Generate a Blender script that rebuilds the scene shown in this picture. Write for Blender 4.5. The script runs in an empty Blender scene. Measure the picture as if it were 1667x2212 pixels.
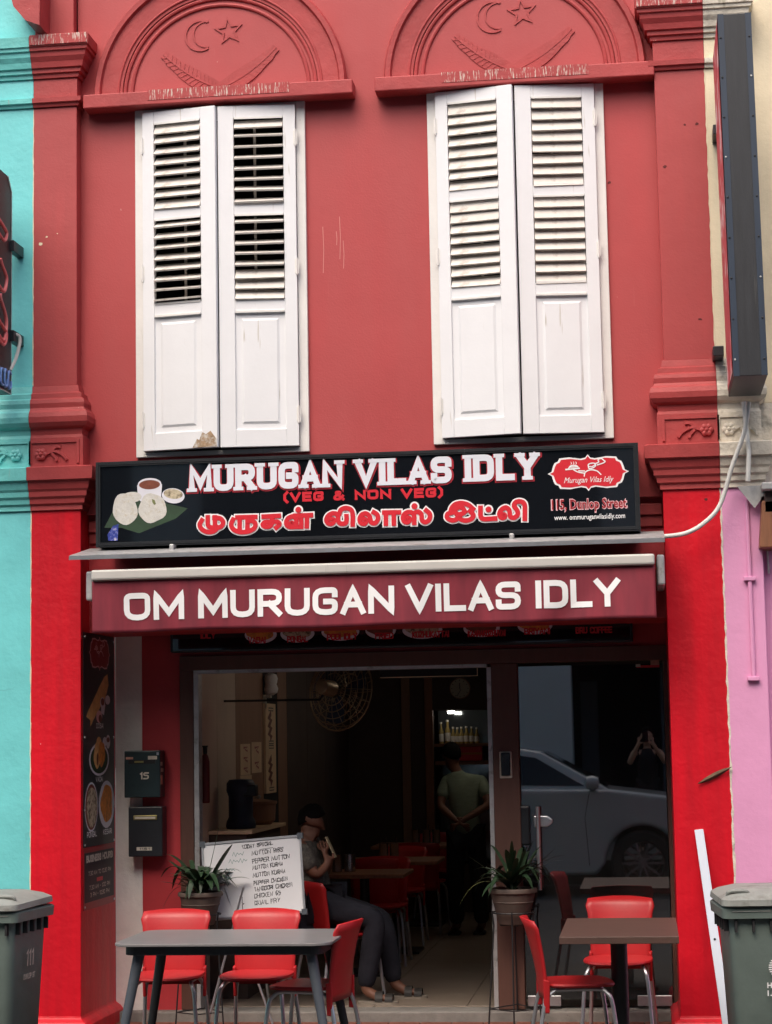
import bpy, bmesh, math, random
from mathutils import Vector, Matrix, Euler
random.seed(7)
S = bpy.context.scene
COL = S.collection
R = math.radians
# ---------------------------------------------------------------- camera
F, YAW, PIT, ROL = 4300.0, R(7.25), R(6.53), R(-1.042)      # focal length in pixels of a 1667 px wide picture
CAM = Vector((0, -12.9, 1.75))
fw = Vector((-math.sin(YAW) * math.cos(PIT), math.cos(YAW) * math.cos(PIT), math.sin(PIT)))
rt = fw.cross(Vector((0, 0, 1))).normalized(); up = rt.cross(fw)
rt, up = rt * math.cos(ROL) + up * math.sin(ROL), up * math.cos(ROL) - rt * math.sin(ROL)
cam = bpy.data.cameras.new('camera'); co = bpy.data.objects.new('camera', cam); COL.objects.link(co)
cam.sensor_fit = 'HORIZONTAL'; cam.sensor_width = 36; cam.lens = 36 * F / 1667
cam.clip_start = 0.05; cam.clip_end = 500
M4 = Matrix((rt, up, -fw)).transposed().to_4x4(); M4.translation = CAM
co.matrix_world = M4
S.camera = co
# ---------------------------------------------------------------- sky, sun, exposure
SUN_EL, SUN_AZ = R(56), R(196)          # azimuth clockwise from +Y: the sun stands behind the camera, hazy sky
w = bpy.data.worlds.new('World'); S.world = w; w.use_nodes = True
wn = w.node_tree; bg = wn.nodes['Background']
sky = wn.nodes.new('ShaderNodeTexSky'); sky.sky_type = 'NISHITA'; sky.sun_disc = False
sky.sun_elevation = SUN_EL; sky.sun_rotation = SUN_AZ; sky.air_density = 1.0; sky.dust_density = 6.0; sky.ozone_density = 0.6
wn.links.new(sky.outputs[0], bg.inputs[0]); bg.inputs[1].default_value = 0.15
sl = bpy.data.lights.new('sun', 'SUN'); sl.energy = 0.7; sl.angle = R(60); sl.color = (1, .97, .93)
so = bpy.data.objects.new('sun', sl); COL.objects.link(so)
sd = Vector((math.sin(SUN_AZ) * math.cos(SUN_EL), math.cos(SUN_AZ) * math.cos(SUN_EL), math.sin(SUN_EL)))
so.rotation_euler = (-sd).to_track_quat('-Z', 'Y').to_euler(); so.location = (0, -6, 14)
S.view_settings.view_transform = 'Standard'; S.view_settings.look = 'None'
S.view_settings.exposure = 0.82; S.view_settings.gamma = 1.0; S.view_settings.use_curve_mapping = False
S.cycles.max_bounces = 8; S.cycles.transparent_max_bounces = 12; S.cycles.caustics_reflective = False; S.cycles.caustics_refractive = False

# ---------------------------------------------------------------- pixel helpers (pixel = a direction only; the plane gives the distance)
def ray(x, y): return fw * F + rt * (x - 833.5) - up * (y - 1106)
def P(x, y, Y): d = ray(x, y); return CAM + d * ((Y - CAM.y) / d.y)
def PZ(x, y, z): d = ray(x, y); return CAM + d * ((z - CAM.z) / d.z)
def PX(x, y, X): d = ray(x, y); return CAM + d * ((X - CAM.x) / d.x)

# ---------------------------------------------------------------- materials
def srgb(r, g, b):
    f = lambda c: (c / 255 / 12.92) if c <= 10 else ((c / 255 + .055) / 1.055) ** 2.4
    return (f(r), f(g), f(b))
MATS = {}
def mat(name, col, rough=.6, metal=0.0, var=.12, vscale=3.0, bump=0.0, bscale=40.0, spec=.5,
        chips=None, chip_col=(.75, .74, .7), chip_scale=9, streak=None, streak_col=(.6, .58, .52), streak_scale=(30, 30, 1.6),
        crack=None, crack_col=(.05, .09, .1), emit=None, coat=0, bump2=None, second=None, second_amt=.5, second_scale=2.0, brush=None, stretch=(1, 1, 1)):
    m = bpy.data.materials.new(name); m.use_nodes = True; nt = m.node_tree; N = nt.nodes; L = nt.links
    b = N['Principled BSDF']; b.inputs['Roughness'].default_value = rough; b.inputs['Metallic'].default_value = metal
    b.inputs['Specular IOR Level'].default_value = spec
    if coat: b.inputs['Coat Weight'].default_value = coat; b.inputs['Coat Roughness'].default_value = .08
    tc = N.new('ShaderNodeTexCoord'); mp = N.new('ShaderNodeMapping'); L.new(tc.outputs['Object'], mp.inputs[0]); mp.inputs['Scale'].default_value = stretch
    def noise(sc, det=4, rgh=.6, src=None, scale3=None):
        n = N.new('ShaderNodeTexNoise'); n.inputs['Scale'].default_value = sc; n.inputs['Detail'].default_value = det; n.inputs['Roughness'].default_value = rgh
        if scale3:
            mm = N.new('ShaderNodeMapping'); mm.inputs['Scale'].default_value = scale3; L.new(tc.outputs['Object'], mm.inputs[0]); L.new(mm.outputs[0], n.inputs[0]); n.inputs['Scale'].default_value = 1
        else: L.new(mp.outputs[0], n.inputs[0])
        return n
    def ramp(src, a, c, ca=(0, 0, 0, 1), cb=(1, 1, 1, 1)):
        r = N.new('ShaderNodeValToRGB'); r.color_ramp.elements[0].position = a; r.color_ramp.elements[1].position = c
        r.color_ramp.elements[0].color = ca; r.color_ramp.elements[1].color = cb; L.new(src, r.inputs[0]); return r
    def mix(fac, A, B):
        x = N.new('ShaderNodeMix'); x.data_type = 'RGBA'
        if hasattr(fac, 'links') or not isinstance(fac, (int, float)): L.new(fac, x.inputs[0])
        else: x.inputs[0].default_value = fac
        for v, i in ((A, 6), (B, 7)):
            if isinstance(v, tuple): x.inputs[i].default_value = (*v[:3], 1)
            else: L.new(v, x.inputs[i])
        return x.outputs[2]
    n1 = noise(vscale, 6)
    lo = tuple(c * (1 - var) for c in col); hi = tuple(min(1, c * (1 + var)) for c in col)
    cur = ramp(n1.outputs[0], .3, .7, (*lo, 1), (*hi, 1)).outputs[0]
    if second:
        n5 = noise(second_scale, 7, .65); cur = mix(ramp(n5.outputs[0], 1 - second_amt - .08, 1 - second_amt + .08).outputs[0], cur, second)
    if brush:
        n6 = noise(1, 3, .6, scale3=brush[0]); cur = mix(ramp(n6.outputs[0], .35, .75).outputs[0], cur, brush[1])
    if streak:
        n3 = noise(1, 3, .7, scale3=streak_scale); cur = mix(ramp(n3.outputs[0], streak, streak + .08).outputs[0], cur, streak_col)
    if chips:
        n2 = noise(chip_scale, 5, .7); cur = mix(ramp(n2.outputs[0], chips, chips + .012).outputs[0], cur, chip_col)
    if crack:
        v = N.new('ShaderNodeTexVoronoi'); v.feature = 'DISTANCE_TO_EDGE'; v.inputs['Scale'].default_value = 1.1
        nd = noise(4, 3); ad = N.new('ShaderNodeMixRGB'); ad.inputs[0].default_value = .35; L.new(mp.outputs[0], ad.inputs[1]); L.new(nd.outputs[1], ad.inputs[2]); L.new(ad.outputs[0], v.inputs['Vector'])
        n4 = noise(.9, 2); mk = N.new('ShaderNodeMath'); mk.operation = 'MULTIPLY'
        L.new(ramp(v.outputs[0], .0, crack, (1, 1, 1, 1), (0, 0, 0, 1)).outputs[0], mk.inputs[0]); L.new(ramp(n4.outputs[0], .5, .6).outputs[0], mk.inputs[1])
        cur = mix(mk.outputs[0], cur, crack_col)
    L.new(cur, b.inputs['Base Color'])
    if bump:
        nb = noise(bscale, 5, .65); bp = N.new('ShaderNodeBump'); bp.inputs['Strength'].default_value = bump; bp.inputs['Distance'].default_value = .01
        L.new(nb.outputs[0], bp.inputs['Height'])
        if bump2:
            nb2 = noise(bump2[0], 3); bp2 = N.new('ShaderNodeBump'); bp2.inputs['Strength'].default_value = bump2[1]; bp2.inputs['Distance'].default_value = .03
            L.new(nb2.outputs[0], bp2.inputs['Height']); L.new(bp2.outputs[0], bp.inputs['Normal'])
        L.new(bp.outputs[0], b.inputs['Normal'])
    if emit:
        b.inputs['Emission Color'].default_value = (*emit[:3], 1); b.inputs['Emission Strength'].default_value = emit[3]
    MATS[name] = m
    return m

WHITE_DROP = (.72, .66, .58)
RED_U = srgb(172, 62, 63); RED_L = srgb(214, 15, 36)
mat('red_wall', RED_U, .55, var=.13, vscale=1.1, brush=((3, 3, .5), srgb(172, 70, 70)), streak=.70, streak_col=srgb(196, 118, 112), streak_scale=(70, 70, 1.2), bump=.12, bscale=70, chips=.735, chip_col=(.62, .36, .32), chip_scale=14, bump2=(3, .10))
mat('red_moulding', srgb(167, 61, 61), .6, var=.14, vscale=4, bump=.2, bscale=60, chips=.72, chip_col=(.6, .42, .38), chip_scale=16, bump2=(9, .15))
mat('red_moulding_dropped', srgb(167, 61, 61), .65, var=.14, vscale=4, bump=.2, bscale=45, streak=.54, streak_col=(.58, .46, .40), streak_scale=(110, 110, 14))
mat('red_shaft', srgb(172, 65, 65), .55, var=.12, vscale=1.3, brush=((6, 6, .4), srgb(162, 64, 64)), bump=.12, bscale=60, chips=.71, chip_col=(.7, .6, .55), chip_scale=11, bump2=(4, .12))
mat('red_gloss', RED_L, .42, var=.08, vscale=2.0, bump=.14, bscale=34, spec=.4, chips=.735, chip_col=(.78, .45, .43), chip_scale=21, bump2=(7, .2), brush=((10, 10, .7), srgb(188, 18, 34)))
mat('red_inner', srgb(184, 56, 62), .55, var=.12, vscale=2.5, bump=.2, bscale=40)
mat('turquoise', srgb(112, 205, 206), .5, var=.10, vscale=2.2, bump=.2, bscale=30, chips=.705, chip_col=(.8, .8, .76), chip_scale=14, streak=.72, streak_col=(.2, .42, .42), streak_scale=(16, 16, 2), crack=.012, bump2=(6, .16))
mat('turquoise_moulding', srgb(108, 196, 192), .55, var=.14, vscale=3.5, bump=.3, bscale=30, chips=.715, chip_col=(.25, .32, .24), chip_scale=10, bump2=(9, .25), streak=.66, streak_col=(.30, .42, .38))
mat('pink', srgb(226, 158, 198), .45, var=.06, vscale=1.8, bump=.14, bscale=30, chips=.72, chip_col=(.42, .22, .32), chip_scale=13, bump2=(6, .12))
mat('cream', srgb(222, 208, 178), .6, var=.10, vscale=2, bump=.3, bscale=35, chips=.73, chip_col=(.5, .45, .33))
mat('cream_old', srgb(214, 206, 190), .7, var=.16, vscale=4, bump=.3, bscale=30, streak=.6, streak_col=(.36, .33, .25), streak_scale=(9, 9, 3), second=(.04, .05, .04), second_amt=.33, second_scale=3.2, bump2=(12, .5))
mat('white_paint', srgb(228, 229, 231), .5, var=.035, vscale=2.5, bump=.12, bscale=30, streak=.68, streak_col=(.55, .52, .47), streak_scale=(22, 22, 1.6), chips=.74, chip_col=(.35, .3, .24))
mat('white_slat', srgb(214, 208, 200), .65, spec=.25, var=.10, vscale=9, bump=.05, second=(.42, .37, .32), second_amt=.36, second_scale=9)
mat('white_frame', srgb(224, 222, 218), .55, var=.06, vscale=3, bump=.2, bscale=40, chips=.71, chip_col=(.4, .36, .3), chip_scale=22, streak=.68, streak_col=(.5, .48, .42))
mat('whitewash', srgb(236, 232, 225), .8, var=.10, vscale=3, bump=.5, bscale=25, chips=.70, chip_col=(.32, .42, .40), chip_scale=6)
mat('black_alu', (.018, .02, .023), .35, var=.2, vscale=30, bump=.1, spec=.6, streak=.68, streak_col=(.18, .18, .17), streak_scale=(60, 60, 3))
mat('black_face', (.006, .007, .009), .04, var=.2, spec=.55, vscale=2)
mat('alu', (.62, .62, .63), .32, metal=.9, var=.12, vscale=8, bump=.05)
mat('alu_dirty', (.50, .50, .50), .45, metal=.55, var=.2, vscale=10, bump=.1, second=(.18, .16, .13), second_amt=.36, second_scale=12)
mat('maroon_cloth', srgb(134, 42, 56), .8, var=.12, vscale=4, bump=.25, bscale=9, brush=((9, 9, 1.2), srgb(104, 32, 46)), stretch=(1, 1, .5))
mat('white_print', (.84, .84, .84), .5, var=.02)
mat('title_white', srgb(222, 225, 233), .35, var=.04)
mat('print_red', srgb(206, 36, 50), .4, var=.04)
mat('print_dark_red', srgb(150, 30, 38), .4, var=.04)
mat('print_outline', srgb(170, 36, 50), .4, var=.15, vscale=20)
mat('print_pink', srgb(235, 190, 195), .4, var=.03)
mat('food_white', srgb(205, 203, 196), .6, var=.10, vscale=30, bump=.3, bscale=60, second=(.52, .47, .36), second_amt=.38, second_scale=40)
mat('food_bowl', srgb(222, 222, 230), .4, var=.05)
mat('food_brown', srgb(120, 62, 44), .5, var=.25, vscale=30)
mat('food_orange', srgb(216, 140, 62), .6, var=.3, vscale=26, second=(.35, .14, .04), second_amt=.4, second_scale=22)
mat('food_mix', srgb(190, 178, 150), .6, var=.3, vscale=40, second=(.10, .07, .04), second_amt=.45, second_scale=34)
mat('food_leaf', srgb(36, 62, 40), .6, var=.3, vscale=14)
mat('food_gold', srgb(222, 178, 112), .55, var=.2, vscale=18, second=(.5, .28, .1), second_amt=.36, second_scale=20)
mat('print_blue', srgb(40, 60, 150), .5, var=.5, vscale=50, second=(.6, .55, .6), second_amt=.4, second_scale=50)
mat('brown_frame', srgb(92, 62, 52), .5, var=.12, vscale=4, bump=.15, bscale=30, stretch=(6, 6, .7))
mat('letterbox_black', (.016, .018, .022), .4, var=.2, vscale=8, bump=.1)
mat('letterbox_green', (.014, .03, .034), .4, var=.2, vscale=8, bump=.1)
mat('sticker', srgb(196, 190, 176), .6, var=.2, vscale=30)
mat('sticker_pink', srgb(200, 150, 130), .6, var=.2, vscale=30)
mat('brass', srgb(150, 140, 90), .35, metal=.7, var=.1)
mat('board_white', srgb(226, 226, 228), .25, var=.04, vscale=3, streak=.66, streak_col=(.55, .57, .60), streak_scale=(3, 3, 8))
mat('ink', (.03, .03, .035), .5, var=.1)
mat('ink_green', (.10, .24, .22), .5, var=.2)
mat('chair_red', srgb(172, 30, 34), .42, var=.10, vscale=5, streak=.74, streak_col=srgb(206, 96, 94), streak_scale=(60, 60, 60), bump=.06, bscale=120, spec=.5)
mat('steel_leg', (.55, .56, .58), .35, metal=.85, var=.08)
mat('table_grey', srgb(126, 124, 124), .3, var=.10, vscale=5, bump=.05, chips=.72, chip_col=(.4, .4, .4), chip_scale=18)
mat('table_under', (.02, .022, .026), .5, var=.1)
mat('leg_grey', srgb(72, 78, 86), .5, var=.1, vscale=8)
mat('wood_dark', srgb(82, 60, 52), .5, var=.18, vscale=5, stretch=(1, 9, 9), bump=.08, bscale=30)
mat('wood_brown', srgb(140, 92, 64), .55, var=.2, vscale=5, stretch=(8, 8, .8), bump=.1)
mat('bin_green', srgb(106, 120, 114), .55, var=.10, vscale=5, bump=.15, bscale=30, second=srgb(104, 100, 92), second_amt=.34, second_scale=2.2, streak=.7, streak_col=srgb(112, 106, 98), streak_scale=(14, 14, 2))
mat('bin_lid', srgb(134, 137, 132), .6, var=.14, vscale=7, bump=.2, bscale=25, second=srgb(92, 86, 80), second_amt=.4, second_scale=4)
mat('rubber', (.015, .015, .016), .7, var=.1)
mat('pot_brown', srgb(92, 78, 70), .7, var=.12, vscale=8, bump=.15, bscale=20)
mat('soil', (.02, .016, .012), .9, var=.3, bump=.6)
mat('iron_black', (.012, .012, .013), .5, var=.1)
mat('leaf_dark', srgb(44, 66, 44), .45, var=.3, vscale=8, spec=.4)
mat('leaf_pale', srgb(112, 118, 72), .5, var=.3, vscale=8)
mat('quarry_tile', srgb(128, 74, 60), .6, var=.2, vscale=5, bump=.2, bscale=30)
mat('grout', srgb(64, 60, 57), .9, var=.15, vscale=12, bump=.3)
mat('floor_tile', srgb(142, 128, 114), .35, var=.08, vscale=4, bump=.03)
mat('step_stone', srgb(126, 122, 116), .75, var=.2, vscale=8, bump=.4, bscale=30, chips=.66, chip_col=(.1, .09, .08))
mat('asphalt', (.055, .055, .057), .9, var=.2, vscale=4, bump=.5, bscale=90)
mat('concrete', srgb(96, 94, 90), .85, var=.14, vscale=3, bump=.3)
mat('room_beige', srgb(206, 186, 166), .6, var=.06, vscale=3)
mat('room_brown', srgb(148, 112, 90), .6, var=.12, vscale=3, stretch=(5, 5, .6))
mat('room_dark', srgb(78, 64, 58), .7, var=.15, vscale=3)
mat('room_black', (.012, .012, .013), .8, var=.1)
mat('paper', srgb(222, 196, 164), .8, var=.08)
mat('card_cream', srgb(232, 204, 168), .7, var=.06)
mat('fan_grey', srgb(158, 138, 108), .4, metal=.4, var=.1)
mat('clock_face', srgb(196, 188, 172), .5, var=.06)
mat('steel', (.5, .5, .5), .22, metal=1.0, var=.06)
mat('lamp_white', (.9, .9, .9), .5, emit=(1, .95, .86, 14))
mat('bottle_amber', srgb(150, 130, 80), .15, var=.3, vscale=14)
mat('bottle_label', srgb(206, 202, 190), .6, var=.2, vscale=20)
mat('mirror_glass', (.25, .27, .27), .08, metal=.7, var=.1)
mat('skin', srgb(120, 80, 62), .55, var=.05)
mat('skin_light', srgb(214, 168, 142), .5, var=.05)
mat('hair', (.006, .005, .005), .8, spec=.1, var=.2, vscale=60, stretch=(1, 1, .2))
mat('shirt_pattern', srgb(96, 92, 84), .85, var=.35, vscale=28, second=srgb(70, 66, 62), second_amt=.5, second_scale=30)
mat('shirt_green', srgb(128, 142, 122), .85, var=.12, vscale=16, stretch=(1, 1, 4))
mat('trousers_grey', srgb(46, 46, 53), .9, spec=.1, var=.2, vscale=7, bump=.9, bscale=14)
mat('trousers_black', (.012, .013, .016), .85, var=.2, vscale=7, bump=.4, bscale=12)
mat('sandal', (.02, .017, .015), .6, var=.2)
mat('sole', srgb(140, 130, 118), .7, var=.1)
mat('phone_black', (.01, .01, .012), .15, var=.1)
mat('phone_cream', srgb(214, 196, 160), .4, var=.05)
mat('black_top', (.012, .012, .014), .8, var=.2)
mat('cable_white', srgb(206, 206, 200), .6, var=.10, vscale=9)
mat('plank_white', srgb(206, 214, 226), .45, var=.03, vscale=3)
mat('neon_red', srgb(226, 120, 120), .35, var=.08)
mat('neon_blue', srgb(120, 160, 220), .35, var=.08)
mat('sign_side_print', srgb(188, 72, 80), .5, var=.1, streak=.52, streak_col=srgb(222, 190, 188), streak_scale=(3, 3, 3.4))
mat('vertical_black', srgb(38, 40, 44), .5, var=.22, vscale=6, bump=.15, stretch=(5, 5, .5), streak=.68, streak_col=srgb(104, 102, 98), streak_scale=(46, 46, .8))
mat('vertical_edge', srgb(42, 54, 70), .45, var=.12, vscale=6, stretch=(5, 5, .5))
mat('zinc', (.45, .45, .44), .55, metal=.3, var=.2, vscale=12, bump=.15)
mat('car_paint', srgb(196, 201, 203), .35, metal=.1, var=.03, coat=.8)
mat('car_glass', (.01, .012, .014), .05, var=.1, spec=.7)
mat('tyre', (.012, .012, .013), .8, var=.1)
mat('rim_alloy', (.28, .28, .29), .35, metal=.8, var=.08)
mat('opposite_wall', srgb(214, 218, 220), .8, var=.05, vscale=1)
mat('opposite_grey', srgb(84, 92, 100), .8, var=.12, vscale=1)
mat('opposite_dark', srgb(40, 42, 46), .8, var=.15, vscale=1)
mat('opposite_brown', srgb(72, 56, 44), .8, var=.15, vscale=1)
mat('dry_leaf', srgb(96, 76, 56), .8, var=.3, vscale=30)
mat('extinguisher', srgb(104, 28, 28), .4, var=.1)
mat('blue_dark', srgb(44, 54, 72), .5, var=.2, vscale=8)
mat('orange_bag', srgb(196, 110, 52), .6, var=.15)
mat('screen_black', (.006, .006, .007), .1, var=.1)
# door glass: clear tinted pane, mirror share by Fresnel
def glass_mat(name, tint, ior):
    m = bpy.data.materials.new(name); m.use_nodes = True; nt = m.node_tree; N = nt.nodes; L = nt.links
    for n in list(N):
        if n.type == 'BSDF_PRINCIPLED': N.remove(n)
    o = [n for n in N if n.type == 'OUTPUT_MATERIAL'][0]
    fr = N.new('ShaderNodeFresnel'); fr.inputs[0].default_value = ior
    tr = N.new('ShaderNodeBsdfTransparent'); tr.inputs[0].default_value = (*tint, 1)
    gl = N.new('ShaderNodeBsdfGlossy'); gl.inputs['Roughness'].default_value = .012
    mx = N.new('ShaderNodeMixShader'); L.new(fr.outputs[0], mx.inputs[0]); L.new(tr.outputs[0], mx.inputs[1]); L.new(gl.outputs[0], mx.inputs[2]); df = N.new('ShaderNodeBsdfDiffuse'); df.inputs[0].default_value = (.6, .6, .58, 1); nz = N.new('ShaderNodeTexNoise'); nz.inputs['Scale'].default_value = 2.2; nz.inputs['Detail'].default_value = 5
    mr = N.new('ShaderNodeMapRange'); mr.inputs[1].default_value = .35; mr.inputs[2].default_value = .75; mr.inputs[3].default_value = .006; mr.inputs[4].default_value = .032; L.new(nz.outputs[0], mr.inputs[0])
    m2 = N.new('ShaderNodeMixShader'); L.new(mr.outputs[0], m2.inputs[0]); L.new(mx.outputs[0], m2.inputs[1]); L.new(df.outputs[0], m2.inputs[2]); L.new(m2.outputs[0], o.inputs[0])   # a film of dust
    MATS[name] = m; return m
glass_mat('door_glass', (.22, .24, .25), 2.4)

# ---------------------------------------------------------------- mesh helpers
ROOT = {}
class Plane:
    """a drawing plane: u, v in metres, n proud of the surface"""
    def __init__(s, o, U=(1, 0, 0), V=(0, 0, 1), N=(0, -1, 0)):
        s.o, s.U, s.V, s.N = Vector(o), Vector(U).normalized(), Vector(V).normalized(), Vector(N).normalized()
    def pt(s, u, v, n=0): return s.o + s.U * u + s.V * v + s.N * n
class Cloth(Plane):
    def pt(s, u, v, n=0): return Vector((u, s.f(u, v) - n, v))
class MB:
    def __init__(s): s.v, s.f, s.m, s.mats, s.cur = [], [], [], [], 0
    def use(s, name):
        if name not in s.mats: s.mats.append(name)
        s.cur = s.mats.index(name); return s
    def face(s, pts):
        b = len(s.v); s.v += [tuple(p) for p in pts]; s.f.append(tuple(range(b, b + len(pts)))); s.m.append(s.cur)
    def box(s, x0, x1, y0, y1, z0, z1, M=None):
        p = [Vector((x, y, z)) for z in (z0, z1) for y in (y0, y1) for x in (x0, x1)]
        if M is not None: p = [M @ q for q in p]
        b = len(s.v); s.v += [tuple(q) for q in p]
        for q in ((0, 2, 3, 1), (4, 5, 7, 6), (0, 1, 5, 4), (2, 6, 7, 3), (0, 4, 6, 2), (1, 3, 7, 5)):
            s.f.append(tuple(b + i for i in q)); s.m.append(s.cur)
        return s
    def hexa(s, p):      # 8 points: bottom 0-3 loop, top 4-7 loop
        b = len(s.v); s.v += [tuple(q) for q in p]
        for q in ((0, 3, 2, 1), (4, 5, 6, 7), (0, 1, 5, 4), (1, 2, 6, 5), (2, 3, 7, 6), (3, 0, 4, 7)):
            s.f.append(tuple(b + i for i in q)); s.m.append(s.cur)
        return s
    def loops(s, rings, close=True, cap=True):
        b = len(s.v); n = len(rings[0])
        for r_ in rings: s.v += [tuple(q) for q in r_]
        for i in range(len(rings) - 1):
            for j in range(n if close else n - 1):
                k = (j + 1) % n
                s.f.append((b + i * n + j, b + i * n + k, b + (i + 1) * n + k, b + (i + 1) * n + j)); s.m.append(s.cur)
        if cap and close:
            s.f.append(tuple(b + j for j in reversed(range(n)))); s.m.append(s.cur)
            s.f.append(tuple(b + (len(rings) - 1) * n + j for j in range(n))); s.m.append(s.cur)
        return s
    def tube(s, pts, r, n=8, cap=True):
        pts = [Vector(p) for p in pts]; rings = []; ref = None
        for i, p in enumerate(pts):
            t = (pts[min(i + 1, len(pts) - 1)] - pts[max(i - 1, 0)]).normalized()
            if ref is None: ref = t.orthogonal().normalized()
            a = (ref - t * ref.dot(t)).normalized(); ref = a; c = t.cross(a)
            rr = r[i] if isinstance(r, (list, tuple)) else r
            rings.append([p + (a * math.cos(2 * math.pi * k / n) + c * math.sin(2 * math.pi * k / n)) * rr for k in range(n)])
        return s.loops(rings, True, cap)
    def lathe(s, prof, c=(0, 0, 0), n=20, cap=True, M=None):
        rings = []
        for r_, z in prof:
            ring = [Vector((r_ * math.cos(2 * math.pi * k / n), r_ * math.sin(2 * math.pi * k / n), z)) for k in range(n)]
            if M is not None: ring = [M @ q for q in ring]
            rings.append([q + Vector(c) for q in ring])
        return s.loops(rings, True, cap)
    def prism(s, poly, pl, n0, n1):      # polygon in a plane, from n0 to n1 proud
        a = [pl.pt(u, v, n0) for u, v in poly]; c = [pl.pt(u, v, n1) for u, v in poly]
        return s.loops([a, c], True, True)
    def poly(s, pl, pts, n=0): s.face([pl.pt(u, v, n) for u, v in pts]); return s
    def ell(s, pl, cx, cy, rx, ry, n=0, rot=0, k=24, wob=0):
        c, q = math.cos(rot), math.sin(rot); pts = []
        for i in range(k):
            a = 2 * math.pi * i / k; w_ = 1 + wob * math.sin(a * 3 + cx * 31) * .5 + wob * math.sin(a * 5 + cy * 17) * .5
            x, y = rx * math.cos(a) * w_, ry * math.sin(a) * w_
            pts.append((cx + x * c - y * q, cy + x * q + y * c))
        return s.poly(pl, pts, n)
    def ribbon(s, pl, pts, wd, n=0, closed=False, thick=0, cap=0):
        pts = [Vector(p) for p in pts]; k = len(pts); L_, R_ = [], []
        if cap and not closed:
            pts[0] = pts[0] + (pts[0] - pts[1]).normalized() * cap; pts[-1] = pts[-1] + (pts[-1] - pts[-2]).normalized() * cap
        for i, p in enumerate(pts):
            a = pts[i - 1] if (i > 0 or closed) else None; b = pts[(i + 1) % k] if (i < k - 1 or closed) else None
            d1 = (p - a).normalized() if a is not None and (p - a).length > 1e-9 else None
            d2 = (b - p).normalized() if b is not None and (b - p).length > 1e-9 else None
            if d1 is None: d1 = d2
            if d2 is None: d2 = d1
            t = d1 + d2
            t = t.normalized() if t.length > 1e-6 else d1
            nn = Vector((-t.y, t.x)); n1 = Vector((-d1.y, d1.x)); dt = max(.5, nn.dot(n1))
            h = wd / 2 / dt
            L_.append(p + nn * h); R_.append(p - nn * h)
        rng = range(k if closed else k - 1)
        for i in rng:
            j = (i + 1) % k
            q = [R_[i], R_[j], L_[j], L_[i]]
            if thick: s.loops([[pl.pt(*x, n) for x in q], [pl.pt(*x, n + thick) for x in q]])
            else: s.poly(pl, [tuple(x) for x in q], n + i * 4e-5)
        return s
    def build(s, name, material=None, parent=None, local=False, smooth=False, bevel=0, solid=0, sub=0, seg=2):
        me = bpy.data.meshes.new(name); off = Vector((0, 0, 0))
        if parent is not None and not local: off = ROOT.get(parent, Vector((0, 0, 0)))
        me.from_pydata([tuple(Vector(p) - off) for p in s.v], [], s.f)
        names = s.mats if s.mats else [material]
        for n_ in names: me.materials.append(MATS[n_])
        for i, p in enumerate(me.polygons):
            p.material_index = s.m[i] if s.mats else 0
            p.use_smooth = smooth
        bm = bmesh.new(); bm.from_mesh(me); bmesh.ops.remove_doubles(bm, verts=bm.verts, dist=1e-5) if (smooth or bevel or sub) else None
        if smooth or bevel or sub: bmesh.ops.recalc_face_normals(bm, faces=bm.faces)
        bm.to_mesh(me); bm.free(); me.update()
        o = bpy.data.objects.new(name, me); COL.objects.link(o)
        if parent is not None: o.parent = parent; ROOT[o] = off
        if solid:
            md = o.modifiers.new('solid', 'SOLIDIFY'); md.thickness = solid; md.offset = 0
        if bevel:
            md = o.modifiers.new('bevel', 'BEVEL'); md.width = bevel; md.segments = seg; md.limit_method = 'ANGLE'; md.angle_limit = R(35)
        if sub:
            md = o.modifiers.new('sub', 'SUBSURF'); md.levels = sub; md.render_levels = sub
        if smooth and not sub:
            try: me.set_sharp_from_angle(angle=R(40))
            except Exception: pass
        return o
def tag(o, label=None, cat=None, group=None, kind=None):
    if label: o['label'] = label
    if cat: o['category'] = cat
    if group: o['group'] = group
    if kind: o['kind'] = kind
    return o
def thing(name, label, cat, loc=(0, 0, 0), rz=0, group=None):
    o = bpy.data.objects.new(name, None); COL.objects.link(o); o.location = loc; o.rotation_euler = (0, 0, rz); o.empty_display_size = .1
    ROOT[o] = Vector(loc); return tag(o, label, cat, group)
def copy_tree(o, parent=None):
    c = o.copy(); COL.objects.link(c); c.parent = parent
    for ch in list(o.children): copy_tree(ch, c)
    return c
def box_obj(name, m, parent, x0, x1, y0, y1, z0, z1, bevel=0, local=False):
    return MB().box(x0, x1, y0, y1, z0, z1).build(name, m, parent, bevel=bevel, local=local)
def kids(o, nm): return [c for c in o.children if c.name.split('.')[0] == nm]

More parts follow.
